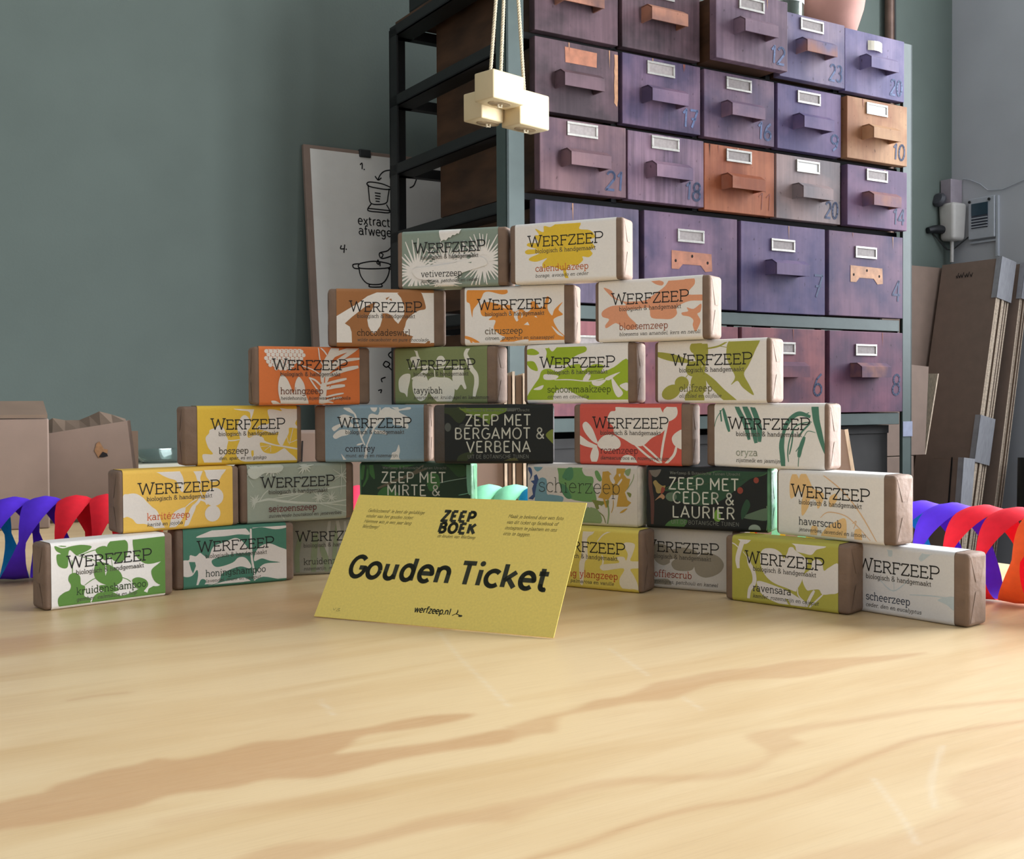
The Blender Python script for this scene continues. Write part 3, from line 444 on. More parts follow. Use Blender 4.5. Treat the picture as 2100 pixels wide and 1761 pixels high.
'karite': [["b",0,[0.245,-0.026,0.463,-0.017,0.513,0.073,0.537,0.173,0.541,0.284,0.533,0.383,0.508,0.359,0.472,0.203,0.409,0.155,0.354,0.108,0.311,0.057,0.262,0.023]],["b",0,[0.0,0.408,0.043,0.374,0.109,0.373,0.168,0.437,0.209,0.521,0.251,0.601,0.299,0.682,0.328,0.827,0.357,0.93,0.394,1.023,0.306,1.011,0.257,0.929,0.184,0.871,0.117,0.858,0.082,0.784,0.035,0.736,-0.006,0.726]],["b",0,[0.611,-0.022,0.723,-0.023,0.708,0.094,0.693,0.171,0.699,0.261,0.666,0.214,0.648,0.113]],["b",0,[0.73,-0.023,0.938,-0.02,0.934,0.06,0.895,0.148,0.867,0.226,0.799,0.245,0.753,0.163,0.741,0.084]],["s",0,0.009,[0.686,0.215,0.69,0.372,0.721,0.509]],["s",0,0.0256,[0.695,0.485,0.674,0.562,0.62,0.658]],["s",0,0.0449,[0.64,0.615,0.598,0.768,0.549,0.986]],["b",0,[0.413,1.003,0.408,0.914,0.43,0.772,0.463,0.698,0.548,0.645,0.543,0.751,0.519,0.848,0.479,0.933]],["s",0,0.0077,[0.548,0.651,0.608,0.567,0.661,0.516]],["s",0,0.0192,[0.688,0.529,0.74,0.567,0.753,0.625]],["e",0,0.822,0.501,0.0885,0.0833,0],["e",0,0.806,0.778,0.0737,0.0737,0]],
'kruidsh': [["b",0,[0.714,0.008,0.782,-0.043,1.02,-0.035,1.017,0.371,0.926,0.454,0.812,0.45,0.727,0.301,0.704,0.126]],["b",0,[0.487,0.076,0.544,0.016,0.625,0.036,0.661,0.12,0.645,0.318,0.582,0.392,0.513,0.319,0.471,0.19]],["b",0,[0.376,0.147,0.456,0.11,0.51,0.216,0.467,0.337,0.401,0.247]],["b",0,[0.031,0.039,0.096,0.085,0.169,0.065,0.254,0.058,0.339,0.093,0.318,0.147,0.249,0.197,0.208,0.206,0.158,0.123,0.143,0.195,0.139,0.365,0.104,0.392,0.055,0.33,0.046,0.179,0.082,0.167,0.043,0.114]],["s",0,0.0092,[0.013,-0.009,0.077,0.046,0.127,0.062]],["s",0,0.008,[0.172,0.276,0.176,0.372,0.176,0.487]],["s",0,0.008,[0.249,0.213,0.337,0.169,0.382,0.157]],["s",0,0.0069,[0.276,0.685,0.345,0.611,0.403,0.583]],["s",0,0.0069,[0.577,0.61,0.648,0.666,0.683,0.715]],["s",0,0.0069,[0.513,0.335,0.521,0.457]],["s",0,0.0057,[0.206,0.206,0.355,0.308,0.398,0.374]],["b",0,[0.358,0.485,0.387,0.349,0.465,0.382,0.535,0.459,0.592,0.552,0.605,0.678,0.532,0.748,0.445,0.704,0.377,0.612]],["b",0,[0.141,0.577,0.152,0.498,0.198,0.476,0.239,0.539,0.246,0.659,0.281,0.706,0.273,0.845,0.327,0.899,0.324,1.001,0.271,1.011,0.177,0.991,0.07,0.976,0.054,0.839,0.1,0.762,0.149,0.731,0.162,0.659]],["b",0,[0.323,0.98,0.384,0.832,0.512,0.838,0.594,0.915,0.693,0.882,0.819,0.809,0.935,0.836,1.015,0.756,1.013,1.019,0.567,1.034,0.327,1.022]],["b",0,[0.87,0.587,0.925,0.492,1.017,0.423,1.014,0.821,0.91,0.77]],["b",0,[0.405,0.715,0.514,0.74,0.578,0.817,0.506,0.841,0.431,0.806]],["b",0,[0.694,0.697,0.746,0.656,0.821,0.714,0.835,0.813,0.743,0.839]],["p",1,[0.46,0.385,0.471,0.507,0.458,0.575,0.453,0.504]],["p",1,[0.799,0.89,0.858,0.775,0.922,0.8,0.844,0.858,0.831,0.919]],["p",1,[0.324,0.939,0.349,0.864,0.334,0.972]]],
'honingsh': [["b",0,[0.119,0.145,0.21,0.08,0.284,0.041,0.415,0.003,0.547,-0.005,0.613,0.078,0.631,0.158,0.527,0.141,0.395,0.157,0.238,0.156]],["s",0,0.0206,[0.647,-0.059,0.646,0.207,0.652,0.539,0.673,0.789,0.682,1.021]],["b",0,[0.661,0.051,0.738,-0.015,1.017,-0.032,1.011,0.069,0.893,0.096,0.757,0.046]],["b",0,[0.283,0.321,0.394,0.255,0.488,0.199,0.549,0.243,0.61,0.367,0.636,0.462,0.486,0.465,0.356,0.495,0.267,0.55,0.29,0.65,0.354,0.665,0.467,0.613,0.523,0.536,0.591,0.549,0.647,0.69,0.626,0.736,0.541,0.69,0.428,0.737,0.358,0.796,0.334,0.916,0.251,0.967,0.169,1.03,0.16,1.028,0.211,0.892,0.163,0.855,0.119,1.021,0.11,1.019,0.136,0.784,0.125,0.689,0.082,0.778,0.026,0.794,-0.01,0.744,-0.009,0.529,0.052,0.514,0.063,0.435,0.117,0.459,0.156,0.409,0.19,0.454,0.236,0.501]],["b",0,[0.677,0.617,0.693,0.462,0.744,0.366,0.832,0.335,0.928,0.409,1.016,0.492,1.013,0.696,0.906,0.66,0.828,0.631,0.752,0.583]],["b",0,[0.683,0.931,0.711,0.779,0.77,0.685,0.867,0.674,1.013,0.718,1.01,1.002,0.912,0.96,0.768,0.9]],["b",0,[0.242,1.01,0.334,0.937,0.483,0.902,0.577,0.885,0.664,0.988,0.671,1.035]],["p",1,[0.052,0.546,0.108,0.554,0.117,0.62,0.089,0.744,0.071,0.677]]],
'ylang': [["b",0,[0.863,0.254,0.877,0.198,0.946,0.198,0.969,0.241,0.943,0.391,0.927,0.489,1.016,0.493,1.016,0.59,0.927,0.623,0.956,0.721,0.993,0.864,0.993,1.03,0.908,1.004,0.832,0.916,0.824,0.789,0.862,0.621,0.665,0.682,0.648,0.59,0.816,0.535,0.79,0.45,0.863,0.434,0.884,0.49,0.9,0.378]],["b",0,[0.474,0.036,0.519,0.002,0.575,0.012,0.57,0.085,0.51,0.183,0.516,0.479,0.486,0.581,0.47,0.913,0.441,0.934,0.43,0.614,0.451,0.487,0.46,0.217]],["s",0,0.0112,[0.609,0.215,0.678,0.079,0.817,-0.014]],["s",0,0.0157,[0.654,0.426,0.665,0.534,0.648,0.644]],["b",0,[0.08,0.181,0.144,0.242,0.252,0.545,0.208,0.867,0.122,0.701]]],
'koffie': [["b",0,[0.249,0.291,0.349,0.275,0.392,0.334,0.435,0.351,0.532,0.31,0.653,0.349,0.677,0.426,0.62,0.552,0.511,0.496,0.413,0.519,0.403,0.577,0.339,0.623,0.265,0.562,0.233,0.414]],["b",0,[0.422,0.574,0.5,0.466,0.609,0.431,0.703,0.499,0.653,0.585,0.62,0.666,0.554,0.693,0.456,0.683]],["b",0,[0.653,0.486,0.742,0.369,0.866,0.414,0.923,0.546,0.877,0.688,0.753,0.776,0.664,0.718,0.642,0.583]],["b",0,[0.139,0.926,0.233,0.878,0.392,0.85,0.408,1.008,0.233,1.082]],["b",0,[0.067,0.291,0.16,0.258,0.202,0.363,0.16,0.517,0.078,0.455]]],
'ravens': [["s",0,0.0438,[0.163,-0.001,0.107,0.079,0.082,0.177,0.06,0.298,0.054,0.392,0.063,0.495]],["b",0,[0.026,-0.028,0.207,-0.056,0.185,0.046,0.134,0.111,0.081,0.075]],["s",0,0.0106,[-0.01,0.107,0.028,0.129,0.067,0.18]],["s",0,0.0389,[0.158,0.301,0.175,0.413,0.205,0.499,0.222,0.61,0.215,0.704,0.175,0.806,0.159,0.995]],["s",0,0.0099,[0.109,0.23,0.159,0.324]],["b",0,[0.278,0.345,0.285,0.217,0.327,0.151,0.414,0.143,0.48,0.2,0.503,0.274,0.537,0.188,0.554,0.106,0.592,0.096,0.614,0.139,0.72,0.251,0.722,0.339,0.694,0.457,0.669,0.597,0.627,0.719,0.613,0.751,0.521,0.711,0.42,0.667,0.347,0.593,0.301,0.489]],["b",0,[0.531,-0.014,0.619,-0.042,0.682,-0.021,0.693,0.022,0.793,-0.003,0.884,0.007,0.884,0.056,0.808,0.099,0.761,0.181,0.691,0.17,0.625,0.148,0.61,0.072,0.556,0.021]],["b",0,[0.64,-0.063,0.724,-0.062,0.848,-0.042,0.793,-0.029,0.689,-0.039]],["b",0,[0.68,0.583,0.695,0.48,0.756,0.388,0.77,0.274,0.816,0.239,0.858,0.288,0.874,0.395,0.92,0.34,1.006,0.283,1.01,0.659,0.923,0.73,0.857,0.743,0.828,0.681,0.759,0.7,0.718,0.708]],["b",0,[0.245,0.685,0.266,0.655,0.318,0.663,0.42,0.701,0.521,0.745,0.635,0.829,0.707,0.9,0.697,1.015,0.567,0.993,0.452,0.96,0.335,0.893,0.276,0.816]],["s",0,0.0269,[0.7,1.003,0.747,0.823,0.787,0.703]],["s",0,0.0141,[0.714,1.01,0.796,0.867,0.866,0.744]],["s",0,0.0099,[0.634,0.701,0.642,0.805,0.709,0.9]],["p",1,[0.519,0.87,0.544,0.886,0.577,0.984,0.545,0.953]]],
'haver': [["b",0,[0.123,0.136,0.158,0.026,0.208,0.13,0.2,0.307,0.129,0.436,0.113,0.275]],["b",0,[0.215,0.081,0.267,0.03,0.313,0.143,0.351,0.256,0.437,0.303,0.451,0.383,0.415,0.521,0.389,0.548,0.373,0.433,0.32,0.424,0.301,0.544,0.24,0.683,0.232,0.502,0.248,0.343,0.204,0.287]],["b",0,[0.503,0.378,0.565,0.311,0.575,0.409,0.513,0.52]],["b",0,[0.322,0.976,0.329,0.846,0.359,0.812,0.39,0.841,0.378,0.978]],["b",0,[0.432,0.979,0.471,0.836,0.552,0.737,0.652,0.667,0.664,0.875,0.639,0.994]],["b",0,[0.739,0.835,0.77,0.798,0.799,0.826,0.803,0.986,0.742,0.987]],["s",2,0.0109,[0.394,-0.006,0.619,0.254,0.79,0.574,0.956,1.017]],["s",2,0.0085,[0.418,0.687,0.494,0.594,0.65,0.625,0.765,0.765,0.911,1.006]],["s",2,0.0073,[0.719,0.734,0.754,0.691,0.73,0.808]]],
'oryza': [["s",0,0.0071,[-0.002,0.381,0.024,0.221,0.094,0.044]],["s",0,0.0238,[0.056,0.102,0.068,0.282]],["s",0,0.0309,[0.084,0.074,0.116,0.284,0.142,0.443]],["s",0,0.0428,[0.194,-0.021,0.243,0.149,0.291,0.308,0.329,0.565]],["s",0,0.0499,[0.268,-0.017,0.316,0.152,0.364,0.369,0.393,0.614]],["s",0,0.0475,[0.341,-0.013,0.389,0.174,0.422,0.37,0.425,0.595]],["b",0,[0.888,-0.034,0.941,-0.031,0.957,0.232,0.979,0.421,1.006,0.665,1.006,0.778,0.956,0.571,0.923,0.382,0.899,0.23]],["s",0,0.038,[0.879,0.201,0.788,0.151,0.719,0.209,0.663,0.338,0.637,0.491]],["s",0,0.0451,[0.639,0.471,0.625,0.645,0.633,0.818,0.642,1.03]],["s",0,0.0107,[0.89,0.277,0.822,0.294,0.742,0.359,0.695,0.568,0.68,0.76,0.688,0.895]],["s",0,0.0119,[0.73,0.377,0.718,0.588,0.694,0.779]],["s",0,0.0059,[0.923,0.438,0.856,0.418,0.821,0.512]],["s",0,0.0356,[0.827,0.503,0.792,0.684,0.777,0.817]],["s",0,0.0107,[0.777,0.817,0.772,0.961]],["s",0,0.0119,[0.821,0.55,0.752,0.731]],["s",0,0.0143,[0.878,0.296,0.81,0.417,0.776,0.512]],["s",0,0.0119,[0.834,0.162,0.868,0.135]]],
'bergamot': [["b",2,[-0.01,-0.023,0.136,-0.022,0.203,0.142,0.137,0.318,0.044,0.167,-0.01,0.129]],["b",0,[0.11,-0.022,0.579,-0.02,0.576,0.105,0.491,0.18,0.426,0.242,0.417,0.336,0.384,0.293,0.334,0.217,0.262,0.18,0.196,0.129,0.136,0.066]],["p",5,[0.579,-0.02,0.699,-0.02,0.699,0.067,0.621,0.117,0.576,0.111]],["b",3,[0.933,0.514,1.003,0.427,1.006,0.655,0.975,0.625]],["b",4,[0.486,1.016,0.641,0.907,0.674,1.012]],["e",5,0.031,0.382,0.0293,0.0403,0],["e",6,0.167,0.375,0.0325,0.0273,0],["b",2,[0.125,0.885,0.191,0.821,0.27,0.807,0.231,0.908,0.165,1.022,0.113,1.023]],["s",3,0.0039,[0.123,0.016,0.189,0.129,0.269,0.23,0.335,0.318]]],
'rozen': [["b",0,[0.365,0.033,0.436,-0.036,0.744,-0.032,0.814,0.11,0.858,0.25,0.869,0.349,0.813,0.466,0.716,0.555,0.632,0.678,0.547,0.678,0.449,0.584,0.35,0.489,0.336,0.37,0.279,0.27,0.308,0.128,0.358,0.109]],["b",0,[0.828,0.11,0.869,0.035,0.924,-0.017,0.962,0.088,0.952,0.204,0.883,0.279,0.841,0.227]],["b",0,[0.908,0.555,0.952,0.457,1.021,0.427,1.021,0.719,0.938,0.677]],["b",0,[0.027,0.345,0.064,0.292,0.121,0.388,0.164,0.555,0.178,0.656,0.12,0.608,0.049,0.464]],["b",0,[-0.01,0.519,0.091,0.627,0.177,0.694,0.12,0.728,-0.01,0.656]],["b",0,[0.177,0.675,0.235,0.531,0.335,0.508,0.406,0.607,0.392,0.726,0.263,0.775]],["b",0,[0.156,0.675,0.191,0.794,0.177,0.938,0.136,0.998,0.105,0.891,0.12,0.771]],["b",0,[0.416,1.031,0.42,0.888,0.476,0.835,0.547,0.882,0.572,1.029]],["s",0,0.0226,[0.876,0.251,0.827,0.626,0.799,0.967]],["s",0,0.0254,[0.952,0.684,0.924,0.836,0.827,1.002]],["s",0,0.0198,[0.547,0.662,0.688,0.862,0.813,0.983]],["s",0,0.0198,[0.625,0.661,0.743,0.838,0.813,0.955]],["s",0,0.0198,[0.321,0.627,0.178,0.663]]],
'mirte': [["s",0,0.0302,[0.009,0.313,0.019,0.114,0.03,0.007]],["s",0,0.0378,[0.076,-0.009,0.087,0.113,0.114,0.265]],["s",3,0.0227,[0.062,0.312,0.068,0.113,0.053,0.007]],["s",0,0.0257,[0.122,0.296,0.106,0.113,0.098,-0.01]],["s",0,0.0197,[0.017,0.434,0.054,0.282,0.061,0.114]],["b",0,[0.151,-0.003,0.455,-0.009,0.546,0.012,0.379,0.092,0.243,0.079]],["s",1,0.0257,[0.152,0.462,0.379,0.276,0.607,0.103]],["s",1,0.0151,[0.349,0.337,0.5,0.151,0.577,0.042]],["s",2,0.0053,[0.606,0.409,0.766,0.337,0.872,0.297,1.002,0.256]],["b",3,[0.76,-0.015,0.912,-0.011,0.972,0.188,0.895,0.251,0.82,0.114]],["b",0,[0.607,0.225,0.705,0.208,0.72,0.422,0.628,0.499]],["b",0,[0.228,0.431,0.349,0.565,0.288,0.657,0.153,0.583]],["b",0,[0.078,0.66,0.379,0.61,0.681,0.711,0.454,0.895,0.153,0.87]],["b",4,[0.966,0.004,1.004,0.003,1.007,0.523,0.973,0.493]],["s",4,0.006,[0.893,0.571,0.954,0.547,1.0,0.523]]],
'schier': [["b",1,[0.056,-0.013,0.148,-0.015,0.137,0.074,0.093,0.125,0.062,0.065]],["b",2,[0.009,0.056,0.037,0.077,0.045,0.188,0.019,0.273,0.03,0.189,0.007,0.102]],["p",2,[0.062,0.199,0.087,0.17,0.108,0.263,0.102,0.335,0.087,0.342,0.105,0.385,0.093,0.496,0.068,0.564,0.05,0.609,0.006,0.595,0.051,0.521,0.042,0.421,0.059,0.343,0.03,0.291,0.063,0.276]],["b",1,[0.102,0.275,0.179,0.255,0.182,0.491,0.227,0.511,0.336,0.548,0.287,0.682,0.08,0.696]],["b",3,[0.3,-0.008,0.515,-0.014,0.509,0.073,0.538,0.17,0.602,0.189,0.614,0.264,0.607,0.339,0.633,0.488,0.618,0.607,0.395,0.567,0.306,0.353,0.293,0.168]],["b",4,[0.372,0.056,0.42,0.043,0.429,0.196,0.39,0.268,0.33,0.221,0.337,0.155]],["b",4,[0.306,0.332,0.36,0.351,0.413,0.544,0.371,0.568,0.33,0.483]],["b",3,[0.625,0.102,0.654,0.09,0.688,0.228,0.665,0.262,0.637,0.198]],["p",5,[0.695,0.1,0.746,0.087,0.769,0.129,0.791,0.203,0.817,0.127,0.821,-0.022,0.911,-0.024,0.882,0.136,0.91,0.198,0.939,0.208,0.926,0.335,0.892,0.431,0.914,0.556,0.948,0.596,0.913,0.664,0.818,0.673,0.835,0.477,0.773,0.48,0.744,0.567,0.653,0.53,0.682,0.443,0.688,0.261]],["b",6,[0.757,0.162,0.774,0.15,0.805,0.256,0.791,0.299,0.766,0.247]],["b",6,[0.822,0.308,0.859,0.211,0.868,0.232,0.836,0.318]],["b",6,[0.837,0.137,0.854,0.126,0.848,0.179]],["b",7,[0.548,0.719,0.606,0.704,0.663,0.764,0.68,0.954,0.512,0.99]],["b",8,[0.6,0.576,0.704,0.591,0.75,0.567,0.738,0.695,0.71,0.633,0.646,0.733,0.618,0.639]],["s",7,0.0141,[0.744,0.652,0.749,0.8,0.737,0.97]],["s",5,0.007,[0.79,0.564,0.789,0.67,0.772,0.777]],["b",5,[0.845,0.772,0.879,0.717,0.913,0.693,0.879,0.759]],["b",7,[0.894,0.072,0.944,0.039,0.927,0.155,0.899,0.135]],["b",8,[0.909,0.43,0.948,0.449,0.936,0.513]],["s",8,0.0082,[0.663,0.774,0.703,0.846,0.72,0.951]],["b",6,[0.548,0.633,0.594,0.64,0.583,0.705,0.559,0.686]],["b",6,[0.658,0.658,0.704,0.697,0.726,0.823,0.686,0.794]],["s",7,0.0059,[0.909,0.388,0.96,0.228,0.972,0.122]],["s",5,0.0176,[0.705,0.484,0.71,0.569,0.727,0.695]]],
'ceder': [["s",0,0.032,[0.029,-0.012,0.033,0.316,0.049,0.563,0.048,1.001]],["b",8,[0.028,0.01,0.119,0.029,0.113,0.108,0.079,0.172,0.039,0.129]],["b",3,[0.157,0.387,0.263,0.258,0.411,0.139,0.609,0.032,0.807,-0.009,0.97,0.012,0.998,0.069,0.944,0.116,0.867,0.161,0.764,0.317,0.606,0.544,0.446,0.61,0.305,0.566,0.24,0.526,0.184,0.53,0.218,0.405]],["s",4,0.0048,[0.157,0.378,0.306,0.333,0.469,0.269,0.66,0.225,0.842,0.173]],["s",5,0.0053,[0.163,0.353,0.285,0.223,0.449,0.116,0.662,0.03,0.797,0.003]],["s",5,0.0043,[0.939,0.117,0.979,0.086,0.997,0.053]],["b",1,[0.056,0.258,0.079,0.221,0.102,0.267,0.135,0.31,0.164,0.308,0.14,0.399,0.106,0.437,0.084,0.416,0.076,0.347]],["b",2,[0.132,0.332,0.158,0.353,0.147,0.416,0.122,0.436]],["b",9,[0.112,0.471,0.134,0.442,0.158,0.488,0.141,0.531,0.117,0.504,0.072,0.555]],["b",6,[0.802,0.77,0.889,0.682,1.005,0.615,1.004,0.794,0.914,0.803]],["e",7,0.9,0.952,0.049,0.0384,0],["e",6,0.212,0.484,0.048,0.0373,0],["b",5,[0.155,1.001,0.211,0.862,0.348,0.85,0.293,0.998]],["e",2,0.784,0.348,0.024,0.0266,0],["e",2,0.913,0.18,0.0213,0.024,0],["b",10,[0.568,0.808,0.584,0.676,0.616,0.684,0.623,0.824,0.599,0.859]],["s",4,0.0096,[0.996,0.578,1.007,0.789,0.993,0.98]],["b",3,[0.802,0.808,0.865,0.589,0.835,0.484,0.793,0.659]]],
'scheer': [["s",0,0.0423,[0.401,-0.003,0.433,0.072,0.433,0.153]],["s",0,0.05,[0.703,0.157,0.776,0.037,0.883,-0.05]],["s",0,0.0092,[0.336,0.502,0.464,0.641,0.604,0.456]],["s",0,0.0077,[0.465,0.333,0.472,0.639]],["s",0,0.0092,[0.612,0.663,0.81,0.634,0.998,0.637]],["b",0,[0.86,0.675,1.005,0.604,1.004,0.789,0.936,0.726]]],
'kruidenz': [["s",0,0.0593,[0.301,0.996,0.311,0.625,0.331,0.256]],["s",1,0.0336,[0.42,1.028,0.44,0.492,0.47,-0.023]],["s",0,0.0435,[0.549,0.061,0.519,0.502,0.5,1.018]],["s",1,0.0296,[0.618,-0.004,0.638,0.516,0.697,1.003]],["s",0,0.0593,[0.381,0.485,0.43,0.769,0.44,1.03]],["s",1,0.0395,[0.539,-0.014,0.579,0.509,0.589,1.028]],["s",0,0.0494,[0.756,0.014,0.736,0.528,0.795,1.014]],["s",0,0.0494,[0.151,1.017,0.141,0.643,0.181,0.275]]],
}

# ------------------------------------------------------------------ the room
m_green = mat('green_grey_wall_paint', (95, 106, 99), rough=0.75, noise=0.05, scale=7, bump=0.12, bscale=180)
m_white_wall = mat('pale_grey_wall_paint', (184, 186, 190), rough=0.8, noise=0.05, scale=5, bump=0.12, bscale=150)
m_floor = mat('concrete_floor', (120, 116, 110), rough=0.6, noise=0.15, scale=6)
m_ceiling = mat('ceiling_paint', (205, 205, 202), rough=0.85, noise=0.03, scale=4)
m_ledge = mat('cream_ledge_paint', (205, 200, 180), rough=0.5, noise=0.05, scale=20)

U0, V0 = -3.2, -4.6                       # the room runs on behind and to the left of the camera
b = MB()
b.box((U0, V0, FLOOR_Z - 0.06), (WALL_U + 0.12, WALL_V + 0.12, FLOOR_Z), m_floor)
struct(b, 'floor', ROOM)
b = MB()
b.box((U0, V0, CEIL_Z), (WALL_U + 0.12, WALL_V + 0.12, CEIL_Z + 0.06), m_ceiling)
struct(b, 'ceiling', ROOM)
b = MB()
b.box((U0, WALL_V, FLOOR_Z), (WALL_U + 0.12, WALL_V + 0.12, CEIL_Z), m_green)
struct(b, 'wall_back', ROOM)
m_frame = mat('window_frame_paint', (210, 212, 212), rough=0.5)


def window_wall(u, v0, v1, win, wall_name, win_name):
    """a wall parallel to the room's depth with one window opening and its frame"""
    w0, w1, wz0, wz1 = win
    k = MB()
    k.box((u, w1, FLOOR_Z), (u + 0.12, v1, CEIL_Z), m_white_wall)
    k.box((u, v0, FLOOR_Z), (u + 0.12, w0, CEIL_Z), m_white_wall)
    k.box((u, w0, FLOOR_Z), (u + 0.12, w1, wz0), m_white_wall)
    k.box((u, w0, wz1), (u + 0.12, w1, CEIL_Z), m_white_wall)
    if win_name == 'window_2':            # the short return back to the right wall
        k.box((u + 0.12, v1 - 0.12, FLOOR_Z), (WALL_U, v1, CEIL_Z), m_white_wall)
    struct(k, wall_name, ROOM)
    k = MB()
    for a0, a1 in ((w0, w0 + 0.04), ((w0 + w1) / 2 - 0.02, (w0 + w1) / 2 + 0.02), (w1 - 0.04, w1)):
        k.box((u + 0.05, a0, wz0), (u + 0.10, a1, wz1), m_frame)
    for z in (wz0, wz1 - 0.04):
        k.box((u + 0.05, w0, z), (u + 0.10, w1, z + 0.04), m_frame)
    struct(k, win_name, ROOM)


window_wall(WALL_U, STEP_V, WALL_V, WIN, 'wall_right', 'window_1')
window_wall(STEP_U, V0, STEP_V, WIN2, 'wall_front', 'window_2')
b = MB()
b.box((-1.9, WALL_V - 0.07, -0.045), (-0.24, WALL_V, 0.004), m_ledge, 0.003)
struct(b, 'trim_1', ROOM)

# ------------------------------------------------------------------ the plywood table
TA = R(33)
TE1 = Vector((math.cos(TA), math.sin(TA), 0))
TE2 = Vector((-math.sin(TA), math.cos(TA), 0))


def seg_dist(px, py, ax, ay, bx, by):
    dx, dy = bx - ax, by - ay
    t = ((px - ax) * dx + (py - ay) * dy) / (dx * dx + dy * dy + 1e-12)
    t = min(1, max(0, t))
    return math.hypot(px - ax - t * dx, py - ay - t * dy)


def inside(px, py, poly):
    c = False
    j = len(poly) - 1
    for i in range(len(poly)):
        xi, yi = poly[i]
        xj, yj = poly[j]
        if (yi > py) != (yj > py) and px < (xj - xi) * (py - yi) / (yj - yi) + xi:
            c = not c
        j = i
    return c


